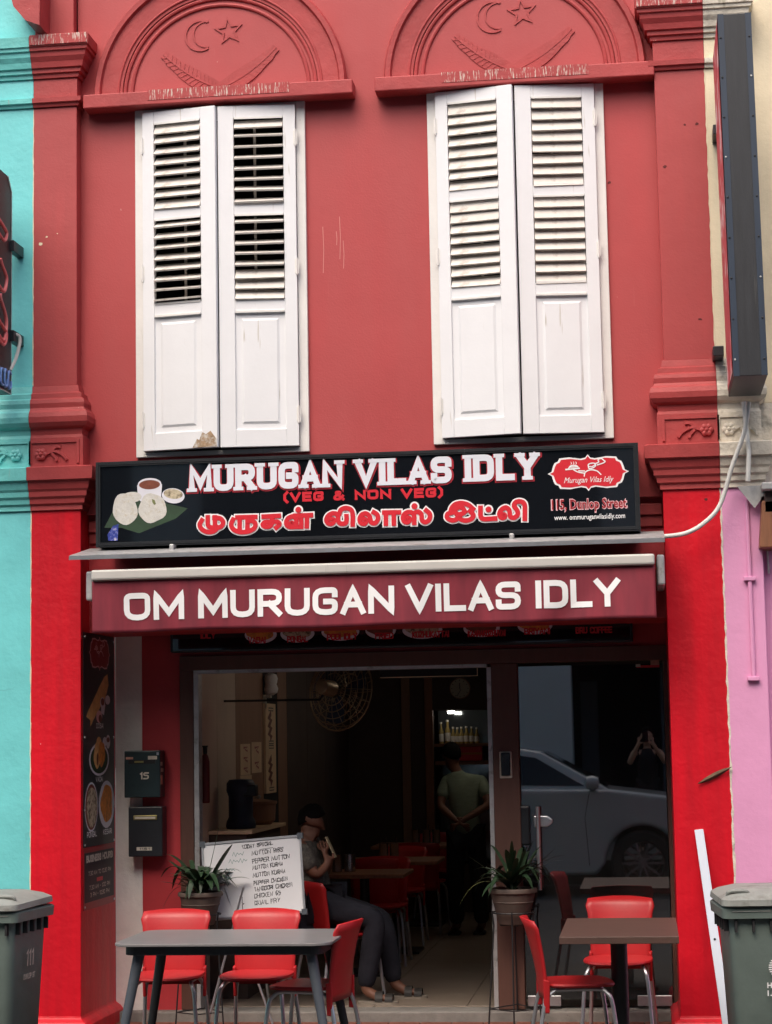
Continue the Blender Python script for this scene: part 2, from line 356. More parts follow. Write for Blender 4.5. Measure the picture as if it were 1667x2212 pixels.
# ---------------------------------------------------------------- stroke lettering (own glyphs, drawn as flat ribbons)
G = {
 'A': (4, [[(0, 0), (2, 6), (4, 0)], [(.7, 1.9), (3.3, 1.9)]]), 'B': (4, [[(0, 0), (0, 6)], [(0, 6), (3.6, 6), (3.6, 3.2), (0, 3.2)], [(1, 3.2), (4, 3.2), (4, 0), (0, 0)]]),
 'C': (4, [[(4, 4.7), (4, 6), (0, 6), (0, 0), (4, 0), (4, 1.3)]]), 'D': (4, [[(0, 0), (0, 6)], [(0, 6), (4, 6), (4, 0), (0, 0)]]),
 'E': (3.6, [[(0, 0), (0, 6)], [(0, 6), (3.6, 6)], [(0, 0), (3.6, 0)], [(0, 3.1), (3.2, 3.1)]]), 'F': (3.4, [[(0, 0), (0, 6)], [(0, 6), (3.4, 6)], [(0, 3.1), (3, 3.1)]]),
 'G': (4, [[(4, 4.8), (4, 6), (0, 6), (0, 0), (4, 0), (4, 2.9), (2.2, 2.9)]]), 'H': (4, [[(0, 0), (0, 6)], [(4, 0), (4, 6)], [(0, 3.1), (4, 3.1)]]),
 'I': (0, [[(0, 0), (0, 6)]]), 'J': (3, [[(3, 6), (3, 0), (0, 0), (0, 1.6)]]), 'K': (3.8, [[(0, 0), (0, 6)], [(3.8, 6), (.4, 3), (3.8, 0)]]),
 'L': (3.4, [[(0, 6), (0, 0), (3.4, 0)]]), 'M': (5, [[(0, 0), (0, 6), (2.5, 1.2), (5, 6), (5, 0)]]), 'N': (4.2, [[(0, 0), (0, 6), (4.2, 0), (4.2, 6)]]),
 'O': (4.2, [[(2.1, 6), (0, 6), (0, 0), (4.2, 0), (4.2, 6), (2.1, 6)]]), 'P': (3.8, [[(0, 0), (0, 6)], [(0, 6), (3.8, 6), (3.8, 2.6), (0, 2.6)]]),
 'Q': (4.2, [[(2.1, 6), (0, 6), (0, 0), (4.2, 0), (4.2, 6), (2.1, 6)], [(2.6, 1.4), (4.6, -.6)]]), 'R': (4, [[(0, 0), (0, 6)], [(0, 6), (4, 6), (4, 2.7), (0, 2.7)], [(2, 2.7), (4, 0)]]),
 'S': (4, [[(4, 4.8), (4, 6), (0, 6), (0, 3.1), (4, 3.1), (4, 0), (0, 0), (0, 1.2)]]), 'T': (4, [[(0, 6), (4, 6)], [(2, 6), (2, 0)]]),
 'U': (4, [[(0, 6), (0, 0), (4, 0), (4, 6)]]), 'V': (4.4, [[(0, 6), (2.2, 0), (4.4, 6)]]), 'W': (6, [[(0, 6), (1.5, 0), (3, 6), (4.5, 0), (6, 6)]]),
 'X': (4, [[(0, 0), (4, 6)], [(0, 6), (4, 0)]]), 'Y': (4.2, [[(0, 6), (2.1, 2.8), (4.2, 6)], [(2.1, 2.8), (2.1, 0)]]), 'Z': (3.8, [[(0, 6), (3.8, 6), (0, 0), (3.8, 0)]]),
 '0': (3.4, [[(1.7, 6), (0, 6), (0, 0), (3.4, 0), (3.4, 6), (1.7, 6)]]), '1': (1, [[(0, 5), (1, 6), (1, 0)]]), '3': (3.4, [[(0, 6), (3.4, 6), (3.4, 3.1), (1, 3.1)], [(1, 3.1), (3.4, 3.1), (3.4, 0), (0, 0)]]),
 '5': (3.4, [[(3.4, 6), (0, 6), (0, 3.4), (3.4, 3.4), (3.4, 0), (0, 0)]]), '6': (3.4, [[(3.4, 6), (0, 6), (0, 0), (3.4, 0), (3.4, 3.2), (0, 3.2)]]), '7': (3.4, [[(0, 6), (3.4, 6), (1, 0)]]),
 '8': (3.4, [[(1.7, 6), (0, 6), (0, 0), (3.4, 0), (3.4, 6), (1.7, 6)], [(0, 3.1), (3.4, 3.1)]]),
 '&': (4.4, [[(4.4, 0), (.8, 4.6), (.8, 6), (2.8, 6), (2.8, 4.4), (0, 2.4), (0, 0), (3, 0), (4.2, 2.6)]]), '(': (1.2, [[(1.2, 7), (0, 5), (0, 1), (1.2, -1)]]), ')': (1.2, [[(0, 7), (1.2, 5), (1.2, 1), (0, -1)]]),
 '.': (.2, [[(0, -.4), (0, .5)]]), ',': (.4, [[(.4, .5), (0, -1.2)]]), ':': (.2, [[(0, .6), (0, 1.5)], [(0, 4), (0, 4.9)]]), '-': (2, [[(0, 3), (2, 3)]]), ' ': (2.4, []),
}
ROUNDED = set('BCDGJOPQRSU03568&')
def fillet(pts, r_, n=4):
    out = [pts[0]]
    for i in range(1, len(pts) - 1):
        a, p, b = Vector(pts[i - 1]), Vector(pts[i]), Vector(pts[i + 1])
        d1, d2 = a - p, b - p; rr = min(r_, d1.length * .49, d2.length * .49)
        s_, e_ = p + d1.normalized() * rr, p + d2.normalized() * rr
        for k in range(n + 1):
            t = k / n; q = s_ * (1 - t) ** 2 + p * (2 * t * (1 - t)) + e_ * t * t; out.append((q.x, q.y))
    out.append(pts[-1]); return out
def text_strokes(text, gap=1.7, rnd=1.6):
    x, st = 0, []
    for ch in text:
        wd, pl_ = G[ch]
        for s_ in pl_:
            q = fillet(s_, rnd) if ch in ROUNDED else list(s_)
            st.append([(x + a, b) for a, b in q])
        x += wd + gap
    return st, x - gap
def write(mb, pl, text, u0, u1, v0, h, sw, n=.001, gap=1.7, rnd=1.6, serif=0, jit=0, slope=0, du=0, dv=0, wmul=1.0, fine=0):
    """text between u0 and u1 (outer edges), baseline v0, cap height h, stroke width sw"""
    st, W = text_strokes(text, gap, rnd)
    sx = (u1 - u0 - sw) / W; sy = (h - sw) / 6; rr = random.Random(len(text) * 7 + 3)
    for k, s_ in enumerate(st):
        q = [(u0 + sw / 2 + a * sx + du + rr.uniform(-jit, jit), v0 + sw / 2 + b * sy + slope * a * sx + dv + rr.uniform(-jit, jit)) for a, b in s_]
        if fine:
            q2 = [q[0]]
            for i in range(1, len(q)):
                A_, B_ = Vector(q[i - 1]), Vector(q[i]); m_ = max(1, int((B_ - A_).length / fine))
                q2 += [tuple(A_.lerp(B_, t / m_)) for t in range(1, m_ + 1)]
            q = q2
        mb.ribbon(pl, q, sw * wmul, n + (k % 5) * .0003, cap=sw * .5)
        if serif:
            for e, o_ in ((0, 1), (-1, -2)):
                dx, dy = abs(q[e][0] - q[o_][0]), abs(q[e][1] - q[o_][1])
                if dy > dx * 1.2 and (abs(s_[e][1]) < .01 or abs(s_[e][1] - 6) < .01):
                    sg = 1 if s_[e][1] < 3 else -1; y0 = q[e][1] - sg * sw * .22
                    mb.ribbon(pl, [(q[e][0] - serif / 2, y0), (q[e][0] + serif / 2, y0)], sw * .56, n + .0012 + (k * 2 + (e != 0)) * .0001)
def font_text(pl, text, u0, u1, v0, h, name, material, parent, n=.001, bold=0.0, shear=0):
    """lower-case lettering from the built-in font, turned into a mesh"""
    cu = bpy.data.curves.new('t', 'FONT'); cu.body = text; cu.size = 1; cu.offset = bold; cu.resolution_u = 2; cu.shear = shear; cu.fill_mode = 'FRONT'
    to = bpy.data.objects.new('t', cu); COL.objects.link(to); dg = bpy.context.evaluated_depsgraph_get()
    me0 = bpy.data.meshes.new_from_object(to.evaluated_get(dg)); COL.objects.unlink(to); bpy.data.objects.remove(to)
    xs = [v.co.x for v in me0.vertices]; ref = .73
    sx = (u1 - u0) / (max(xs) - min(xs)); mx = min(xs); sy = h / ref
    mb = MB(); vv = [pl.pt(u0 + (v.co.x - mx) * sx, v0 + v.co.y * sy, n) for v in me0.vertices]
    mb.v = [tuple(p) for p in vv]; mb.f = [tuple(p.vertices) for p in me0.polygons]; mb.m = [0] * len(mb.f); bpy.data.meshes.remove(me0)
    return mb.build(name, material, parent)
mat('bar_grey', srgb(190, 187, 181), .5, var=.08, streak=.68, streak_col=(.32, .3, .27)); mat('chip_pink', srgb(204, 132, 126), .8); mat('chip_dark', srgb(96, 34, 34), .8); mat('peeled', srgb(158, 132, 104), .9, var=.3, vscale=30, second=(.6, .58, .54), second_amt=.45, second_scale=24)
# ================================================================ THE SETTING
ZF, ZP = .045, -.02                    # shop floor, pavement
YW, YP = -.70, -.80                    # upper wall, pillar fronts
XLB, XRB = -3.785, .497                # party lines left and right
tag(MB().box(-150, 150, -150, 150, -.6, -.16).build('ground', 'concrete'), kind='structure')
tag(MB().box(-90, 90, -12.35, -3.3, -.155, -.08).build('road', 'asphalt'), kind='structure')
pav = tag(MB().box(-12, 12, -3.29, -.13, -.155, ZP - .012).build('pavement', 'grout'), kind='structure')
tl = None
for iy in range(4):
    for ix in range(19):
        if tl is None:
            t0 = MB().box(-.097, .097, -.097, .097, -.012, .012).build('paving_tile', 'quarry_tile', pav, bevel=.003); tl = t0
        else:
            t0 = tl.copy(); COL.objects.link(t0)
        t0.location = (-3.36 + ix * .2, -.235 - iy * .2, ZP - .012 + random.uniform(-.001, .001)); t0.parent = pav
tag(MB().box(-3.47, .16, -.12, .10, -.14, ZF - .004).build('threshold', 'step_stone', bevel=.01), kind='structure')
fl = tag(MB().box(-3.0, .6, .101, 8.2, -.14, ZF - .012).build('shop_floor', 'grout'), kind='structure')
ft = None
for iy in range(12):
    for ix in range(6):
        if ft is None:
            t0 = MB().box(-.298, .298, -.298, .298, -.012, .012).build('floor_tile', 'floor_tile', fl, bevel=.002); ft = t0
        else:
            t0 = ft.copy(); COL.objects.link(t0)
        t0.location = (-2.69 + ix * .6, .41 + iy * .6, ZF - .011); t0.parent = fl

# ================================================================ THE RED SHOPHOUSE
H = thing('red_shophouse', 'narrow red shophouse with two white louvred windows and an open shopfront', 'shophouse', (-1.64, -.4, ZP))
WL = (-3.135, -2.025, 3.552, 5.836); WR = (-1.242, -.13, 3.565, 5.856)     # window outer rectangles x0 x1 z0 z1
wm = MB()
wm.box(-3.52, WL[0], YW, -.45, 3.2, 7.2); wm.box(WL[1], WR[0], YW, -.45, 3.2, 7.2); wm.box(WR[1], .22, YW, -.45, 3.2, 7.2)
for w_ in (WL, WR): wm.box(w_[0], w_[1], YW, -.45, 3.2, w_[2]); wm.box(w_[0], w_[1], YW, -.45, w_[3], 7.2)
wm.build('wall', 'red_wall', H)
MB().box(-3.47, .16, -.64, -.35, 2.46, 3.2).build('beam', 'red_inner', H)
MB().box(-3.46, .15, -.66, -.641, 3.02, 3.09).box(-3.46, .15, -.68, -.641, 3.09, 3.16).build('beam_moulding', 'red_moulding', H, bevel=.006)
MB().box(-3.46, .15, -.349, -.04, 2.46, 2.56).build('walkway_ceiling', 'red_inner', H)
rm = MB(); rm.box(-3.4, .1, .9, 1.0, 3.2, 6.2); rm.box(-3.5, -3.4, -.44, .9, 3.2, 6.2); rm.box(.1, .2, -.44, .9, 3.2, 6.2); rm.box(-3.4, .1, -.44, .9, 6.2, 6.3); rm.box(-3.4, .1, -.44, .9, 3.1, 3.2)
rm.build('upper_room', 'room_dark', H)
# recessed shop wall
MB().box(-3.462, -3.283, -.03, .12, ZP, 2.56).build('white_wall_strip', 'whitewash', H)
MB().box(-3.282, -3.025, -.025, .12, ZP, 2.56).build('front_wall', 'red_inner', H)
MB().box(-3.024, .16, -.028, .12, 2.322, 2.56).build('lintel', 'red_inner', H)

def pil(x_edge, x_bound, sg, prof, yp=YP, yb=-.02):
    rings = []
    for z, e in prof:
        xe = x_edge + sg * e
        rings.append([(x_bound, yp - e, z), (xe, yp - e, z), (xe, yb, z), (x_bound, yb, z)])
    return MB().loops(rings)
PROF = [('pillar', [(ZP, .085), (.055, .085), (.075, .07), (.095, .04), (.11, .035), (3.222, .035)]),
 ('cornice', [(3.222, .05), (3.25, .05), (3.262, .066), (3.29, .07), (3.305, .085), (3.335, .088), (3.35, .1), (3.40, .115), (3.405, .135), (3.482, .14), (3.49, .12)]),
 ('pedestal', [(3.49, .055), (3.68, .055)]),
 ('base_moulding', [(3.68, .055), (3.70, .045), (3.735, .05), (3.75, .075), (3.775, .092), (3.81, .095), (3.84, .085), (3.855, .07), (3.87, .062), (3.90, .066), (3.925, .06), (3.935, .042), (3.965, .04), (3.975, .02), (4.02, .012)]),
 ('shaft', [(4.02, 0), (5.845, 0)]),
 ('ring_moulding', [(5.845, .014), (5.865, .02), (5.87, .034), (5.90, .036), (5.905, .01)]),
 ('neck', [(5.905, .003), (6.035, .003)]),
 ('capital', [(6.035, .016), (6.06, .02), (6.065, .034), (6.09, .036), (6.095, .05), (6.13, .058), (6.16, .075), (6.19, .08), (6.195, .092), (6.215, .094), (6.22, .104), (6.285, .108), (6.29, .09)]),
 ('pier', [(6.29, -.03), (7.2, -.03)])]
def pilaster(parent, x_edge, x_bound, sg, m):
    sh = None
    for nm, pr in [PROF[4]] + [p for i, p in enumerate(PROF) if i != 4]:
        material = m.get(nm, m['*'])
        o = pil(x_edge, x_bound, sg, pr).build('pilaster' if nm == 'shaft' else nm, material, sh or parent, bevel=.004 if nm in ('pillar', 'shaft') else 0)
        if nm == 'shaft': sh = o
    return sh
MR = {'*': 'red_moulding', 'shaft': 'red_shaft', 'pillar': 'red_gloss', 'pier': 'red_wall', 'capital': 'red_moulding'}
pl_l = pilaster(H, -3.50, XLB, 1, MR)
pl_r = pilaster(H, .188, XRB, -1, MR)
for x0, x1, s_ in ((XLB + .003, -3.40, pl_l), (.09, XRB - .003, pl_r)):      # droppings on the top slab of each capital
    MB().box(x0, x1, YP - .112, -.72, 6.225, 6.294).build('top_slab', 'red_moulding_dropped', s_, bevel=.004)
# flower relief on the pedestals
def rosette(mb, pl, cx, cy, r_, n):
    for k in range(6):
        a = k * math.pi / 3; mb.lathe([(.001, 0), (r_ * .42, .004), (r_ * .36, .012), (r_ * .1, .017)], pl.pt(cx + math.cos(a) * r_ * .55, cy + math.sin(a) * r_ * .5, n), 8, True, Matrix.Rotation(R(90), 3, 'X'))
    mb.lathe([(.001, 0), (r_ * .3, .008), (r_ * .24, .02), (.002, .024)], pl.pt(cx, cy, n), 8, True, Matrix.Rotation(R(90), 3, 'X'))
def pedestal_relief(parent, xin, xb, material, sg, big):
    pl = Plane((0, YP - .055, 0)); mb = MB()
    a, b = sorted((xin, xb)); 
    mb.ribbon(pl, [(a, 3.515), (a, 3.655), (b, 3.655), (b, 3.515)], .016, 0, False, .01)
    fx = xb - sg * big
    rosette(mb, pl, fx, 3.575, .045, .002)
    q = -sg
    mb.ribbon(pl, fillet([(fx + q * .03, 3.575), (fx + q * .09, 3.60), (fx + q * .15, 3.565), (fx + q * .17, 3.535)], .05), .016, 0, False, .014)
    mb.ribbon(pl, fillet([(fx + q * .06, 3.59), (fx + q * .10, 3.625), (fx + q * .13, 3.62)], .03), .018, 0, False, .012)
    mb.ribbon(pl, fillet([(fx + q * .07, 3.58), (fx + q * .10, 3.55), (fx + q * .105, 3.53)], .03), .016, 0, False, .013)
    mb.build('flower_relief', material, parent)
pedestal_relief(pl_l, -3.475, XLB, 'red_moulding', -1, .07)
pedestal_relief(pl_r, .17, XRB, 'red_moulding', 1, .07)
# eave bracket at the very top left
MB().prism([(P(x, y, -.95).x, P(x, y, -.95).z) for x, y in ((24, -60), (26, -10), (34, 20), (60, 50), (90, 60), (92, -60))], Plane((0, -.75, 0)), 0, .25).build('eave_bracket', 'red_moulding', H)

# ---- lunettes over the windows
def lunette(cx, name='lunette'):
    zb = 5.905; mb = MB()
    def arc(r_, y, n=40): return [(cx + r_ * math.cos(math.pi * k / n), y, zb + r_ * math.sin(math.pi * k / n)) for k in range(n + 1)]
    mb.loops([arc(.64, -.69), arc(.64, -.735), arc(.775, -.742), arc(.785, -.765), arc(.815, -.767), arc(.825, -.745), arc(.825, -.69)], close=False)
    root = mb.build(name, 'red_moulding', H, smooth=True)
    fm = MB(); fm.face([(cx + .645 * math.cos(math.pi * k / 40), -.716, zb + .645 * math.sin(math.pi * k / 40)) for k in range(41)])
    fm.build('tympanum', 'red_wall', root)
    for r_, t in ((.625, .014), (.58, .013), (.665, .008)):
        MB().tube([(cx + r_ * math.cos(math.pi * k / 36), -.719 if r_ < .64 else -.737, zb + r_ * math.sin(math.pi * k / 36)) for k in range(37)], t, 8).build('roll_moulding', 'red_moulding', root, smooth=True)
    MB().box(cx - .875, cx + .875, -.832, -.69, 5.812, 5.905).build('sill_bar', 'red_moulding', root, bevel=.008)
    MB().box(cx - .45, cx + .47, -.8345, -.70, 5.842, 5.9085).build('dropping_stain', 'red_moulding_dropped', root)
    pl = Plane((cx, -.716, zb)); c2 = MB()
    out = [(-.125 + .10 * math.cos(a), .385 + .10 * math.sin(a)) for a in [R(62 + i * 14) for i in range(18)]]
    inn = [(-.088 + .085 * math.cos(a), .393 + .085 * math.sin(a)) for a in [R(80 + i * 12.5) for i in range(17)]]
    c2.ribbon(pl, out, .012, 0, False, .007); c2.ribbon(pl, inn, .010, .001, False, .005)
    c2.build('crescent_relief', 'red_moulding', root)
    st = [((.085 if k % 2 == 0 else .037) * math.cos(R(96 + 36 * k)) + .06, (.085 if k % 2 == 0 else .037) * math.sin(R(96 + 36 * k)) + .405) for k in range(10)]
    MB().ribbon(pl, st, .013, 0, True, .007).build('star_relief', 'red_moulding', root)
    for sg in (-1, 1):
        fb = MB(); tip = Vector((sg * .37, .275)); root2 = Vector((-sg * .06, .012)); mid = Vector((sg * .16, .06))
        cl = [(root2 * (1 - t) ** 2 + mid * 2 * t * (1 - t) + tip * t * t) for t in [k / 16 for k in range(17)]]
        wd = [.020 + .085 * math.sin(min(1, (k / 16) * 1.25 + .02) * math.pi * .8) * (1 if k < 15 else .6) for k in range(17)]
        L_, R_ = [], []
        for k, p in enumerate(cl):
            t = (cl[min(16, k + 1)] - cl[max(0, k - 1)]).normalized(); nn = Vector((-t.y, t.x)); L_.append(p + nn * wd[k] * .55); R_.append(p - nn * wd[k] * .55)
        fb.prism([tuple(p) for p in L_ + R_[::-1]], pl, 0, .006 + (.002 if sg > 0 else 0))
        fb.ribbon(pl, [tuple(p) for p in cl], .010, .004, False, .007)
        for k in range(1, 16):
            t = (cl[min(16, k + 1)] - cl[k - 1]).normalized(); nn = Vector((-t.y, t.x))
            for s2, E_ in ((1, L_), (-1, R_)):
                e = cl[k] + t * .024 + nn * s2 * wd[k] * .47
                fb.ribbon(pl, [tuple(cl[k]), tuple(e)], .008, .004, False, .005)
        fb.build('feather_relief', 'red_moulding', root)
    return root
lunette(-2.575); lunette(-.685)

# ---- louvred windows
def leaf(x_h, z0, h, sg, wd, ang, tilts, tz):
    """one shutter leaf, hinged at x_h, reaching sg * wd sideways"""
    a, b, c, d, e, g = h - .078, h - .645, h - .71, h - 1.262, h - 1.345, .11     # heights of the openings
    s1, s2 = (.078, .10)
    def X(u): return sg * u
    mb = MB()
    def bx(u0, u1, y0, y1, q0, q1): x0, x1 = sorted((X(u0), X(u1))); mb.box(x0, x1, y0, y1, q0, q1)
    bx(0, s1, -.02, .02, 0, h); bx(wd - s2, wd, -.02, .02, 0, h)
    for q0, q1 in ((0, g), (e, d), (c, b), (a, h)): bx(s1, wd - s2, -.0185, .0185, q0, q1)
    lf = mb.build('shutter', 'white_paint', H, local=True, bevel=.003)
    lf.location = Vector((x_h, -.742, z0)) - ROOT[H]; lf.rotation_euler = (0, 0, -sg * ang)
    u0, u1 = sorted((X(s1 + .004), X(wd - s2 - .004))); L_ = u1 - u0
    for (q1, q0), tl_ in (((a, b), tilts[0]), ((c, d), tilts[1])):
        n = 8; pit = (q1 - q0) / n; proto = None
        for k in range(n):
            o = MB().box(u0, u1, -.041, .041, -.0055, .0055).build('slat', 'white_slat', lf, local=True)
            o.location = (0, -.002, q1 - pit * (k + .55)); t_ = tl_(k)
            o.rotation_euler = (R(t_ + random.uniform(-5, 5)), R(random.uniform(-.7, .7)), R(random.uniform(-.5, .5)))
        MB().box((u0 + u1) / 2 + sg * .03 - .008, (u0 + u1) / 2 + sg * .03 + .008, .045, .055, q0, q1).build('tilt_rod', 'white_slat', lf, local=True)
        for zz in (q1 - .006, q0 + .001):   # small bead round each opening
            MB().box(u0, u1, -.0235, -.0195, zz - .004, zz + .008).build('bead', 'white_frame', lf, local=True)
    MB().box(u0 - .004, u1 + .004, -.006, .006, g, e).build('panel', 'white_paint', lf, local=True)
    pn = MB(); i = .035
    q = [(u0 + i, -.006, g + i), (u1 - i, -.006, g + i), (u1 - i, -.006, e - i), (u0 + i, -.006, e - i)]; i2 = .05
    q2 = [(u0 + i2, -.014, g + i2), (u1 - i2, -.014, g + i2), (u1 - i2, -.014, e - i2), (u0 + i2, -.014, e - i2)]
    pn.loops([q, q2]); pn.build('raised_field', 'white_paint', lf, local=True)
    MB().box(u0, u1, -.026, -.0195, e - .002, e + .016).build('panel_bead', 'white_frame', lf, local=True, bevel=.003)
    for zz in (h * .09, h * .52, h * .90):
        hg = MB(); hg.tube([(0, -.024, zz - .055), (0, -.024, zz + .055)], .006, 8); hg.box(*sorted((X(-.013), X(.013))), -.0225, -.0195, zz - .045, zz + .045)
        hg.build('hinge', 'white_frame', lf, local=True)
    return lf
def window(wr, tl_, tr_, al, ar):
    x0, x1, z0, z1 = wr; fr = MB(); fw_ = .058
    fr.box(x0, x0 + fw_, -.728, -.50, z0, z1); fr.box(x1 - fw_, x1, -.728, -.50, z0, z1); fr.box(x0 + fw_, x1 - fw_, -.726, -.50, z1 - .05, z1); fr.box(x0 + fw_, x1 - fw_, -.726, -.50, z0, z0 + .03)
    fr.build('window_frame', 'white_frame', H, bevel=.004)
    W = (x1 - x0) / 2 - fw_ - .002; h = z1 - .053 - (z0 + .033)
    lf0 = leaf(x0 + fw_ + .001, z0 + .034, h, 1, W, al, tl_, 0)
    if wr is WL:
        MB().poly(Plane((0, -.0206, 0)), [(.33, .004), (.36, .06), (.375, .05), (.395, .10), (.42, .085), (.45, .105), (W - .004, .05), (W - .004, .004)], 0).build('peeled_patch', 'peeled', lf0, local=True)
    leaf(x1 - fw_ - .001, z0 + .034, h, -1, W, ar, tr_, 0)
window(WL, (lambda k: 60 if k == 0 else 48, lambda k: 36 if k < 6 else 16), (lambda k: 52 if k == 0 else 28, lambda k: 28 if k < 5 else 54), R(8), R(5))
window(WR, (lambda k: 68 if k == 0 else 60, lambda k: 68 if k < 2 else 58), (lambda k: 68 if k == 0 else 64, lambda k: 68 if k == 0 else 63), R(9), R(6))

# ---- shopfront: frame, door
MB().box(-3.022, .158, -.06, .06, 2.227, 2.321).build('door_header', 'brown_frame', H, bevel=.004)
MB().box(-2.93, -1.0, -.045, .04, 2.205, 2.226).build('track', 'alu_dirty', H)
MB().box(-3.022, -2.932, -.058, .06, ZF, 2.226).build('door_jamb', 'brown_frame', H, bevel=.004)
MB().box(-2.929, -2.897, -.05, .05, ZF, 2.2035).build('jamb_strip', 'alu_dirty', H)
MB().box(-.972, -.803, -.062, .062, ZF, 2.226).build('middle_post', 'brown_frame', H, bevel=.005)
MB().box(-1.0, -.973, -.055, .045, ZF, 2.204).build('post_strip', 'alu_dirty', H)
MB().box(.128, .159, -.062, .06, ZF, 2.226).build('door_jamb', 'brown_frame', H, bevel=.004)
kp = P(1092, 1652, -.07); MB().box(kp.x - .04, kp.x + .04, -.072, -.062, kp.z - .085, kp.z + .085).build('keypad_plate', 'sticker', H, bevel=.006)
MB().box(kp.x - .03, kp.x + .03, -.082, -.0725, kp.z - .07, kp.z + .078).build('keypad', 'screen_black', H, bevel=.005)
dr = MB().box(-.798, .122, -.008, .008, .10, 2.205).build('glass_door', 'door_glass', H)
MB().box(-.79, -.58, -.02, .02, .06, .125).build('floor_fitting', 'alu', dr, bevel=.003); MB().box(-.10, .115, -.02, .02, .06, .125).build('floor_fitting', 'alu', dr, bevel=.003)
hx = P(1163, 1800, -.09).x; za, zb_ = P(1161, 1742, -.09).z, P(1169, 1922, -.09).z
MB().tube([(hx, -.10, zb_), (hx, -.10, za)], .014, 12).build('handle', 'alu', dr, smooth=True)
hz = P(1175, 1774, -.05).z
MB().prism([(hx - .03, hz - .035), (hx + .055, hz - .035), (hx + .085, hz - .015), (hx + .09, hz), (hx + .085, hz + .015), (hx + .055, hz + .035), (hx - .03, hz + .035)], Plane((0, -.0085, 0)), 0, .05).build('lock_clamp', 'alu', dr, bevel=.006)
MB().box(hx - .155, hx - .055, -.05, -.0085, hz - .15, hz + .10).build('lock_box', 'letterbox_black', dr, bevel=.012)
stk = P(1398, 1436, -.02)
sm_ = MB().use('print_red').box(stk.x - .07, stk.x + .075, -.0105, -.0085, stk.z - .017, stk.z - .002).use('sticker_pink').box(stk.x + .02, stk.x + .075, -.0105, -.0085, stk.z - .0015, stk.z + .028).use('sticker').box(stk.x - .075, stk.x - .045, -.0125, -.0108, stk.z - .012, stk.z + .006)
sm_.build('door_sticker', None, dr)

# ================================================================ NEIGHBOURS
NL = thing('turquoise_shophouse', 'turquoise painted shophouse at the left edge, sharing the pillar line', 'shophouse', (-4.3, -.4, ZP))
pilaster(NL, -4.07, XLB - .002, -1, {'*': 'turquoise_moulding', 'shaft': 'turquoise', 'pillar': 'turquoise', 'pier': 'turquoise', 'neck': 'turquoise'})
MB().box(-60, -4.05, YW, -.02, ZP, 7.2).build('wall', 'turquoise', NL)
_p = kids(NL, 'pilaster')[0]
pedestal_relief(_p, -4.03, XLB - .004, 'turquoise_moulding', 1, .09)
NR = thing('pink_and_cream_shophouse', 'shophouse at the right edge, cream above and pink below', 'shophouse', (1.2, -.4, ZP))
XRE = .70
pilaster(NR, XRE, XRB + .002, 1, {'*': 'cream_old', 'shaft': 'cream', 'pillar': 'pink', 'pier': 'cream', 'neck': 'cream'})
MB().box(XRE - .04, 60, YW - .02, -.02, ZP, 3.25).build('lower_wall', 'pink', NR)
MB().box(XRE - .02, 60, YW, -.02, 3.252, 3.75).build('ledge_wall', 'cream_old', NR)
MB().box(XRE - .02, 60, YW, -.02, 3.752, 7.2).build('wall', 'cream', NR)
_p = kids(NR, 'pilaster')[0]
pedestal_relief(_p, XRE - .02, XRB + .004, 'cream_old', -1, .06)
# zinc flashing over the pink wall, wooden bracket, painted pipe
a, b = P(1592, 1050, -.95), P(1667, 1050, -.95)
fz = MB(); fz.prism([(a.x, a.z + .005), (a.x + .10, a.z - .13), (a.x + .135, a.z - .085), (a.x + .145, a.z - .06), (a.x + .7, a.z - .06), (a.x + .7, a.z + .005)], Plane((0, -.845, 0)), .05, .058)
fz.build('flashing', 'zinc', NR)
MB().box(a.x + .14, a.x + .7, -1.02, -.72, a.z - .035, a.z + .01).build('ledge', 'zinc', NR, bevel=.008)
MB().box(a.x + .16, a.x + .7, -.95, -.72, a.z - .16, a.z - .04).build('ledge_beam', 'room_dark', NR)
wb = P(1648, 1130, -.9)
MB().hexa([(wb.x - .03, -.95, wb.z - .15), (wb.x + .07, -.95, wb.z - .15), (wb.x + .07, -.721, wb.z - .15), (wb.x - .03, -.721, wb.z - .15), (wb.x - .005, -.95, wb.z + .13), (wb.x + .10, -.95, wb.z + .13), (wb.x + .10, -.721, wb.z + .13), (wb.x - .005, -.721, wb.z + .13)]).build('wooden_bracket', 'wood_brown', NR, bevel=.006)
q = [P(1612, 1080, -.85), P(1628, 1468, -.85)]
pipe = MB().tube([(q[0].x, -.848, q[0].z), (q[1].x, -.848, q[1].z)], .013, 8).build('pipe', 'pink', NR, smooth=True)
for yy in (1250, 1466):
    z = P(1620, yy, -.85).z; MB().box(q[0].x - .035, q[0].x + .035, -.866, -.835, z - .012, z + .012).build('clip', 'pink', pipe, bevel=.003)
q = P(1655, 1160, -.74)
MB().tube([(q.x, -.728, q.z), (q.x + .005, -.728, q.z - .22)], .007, 6).build('thin_cable', 'cable_white', NR)

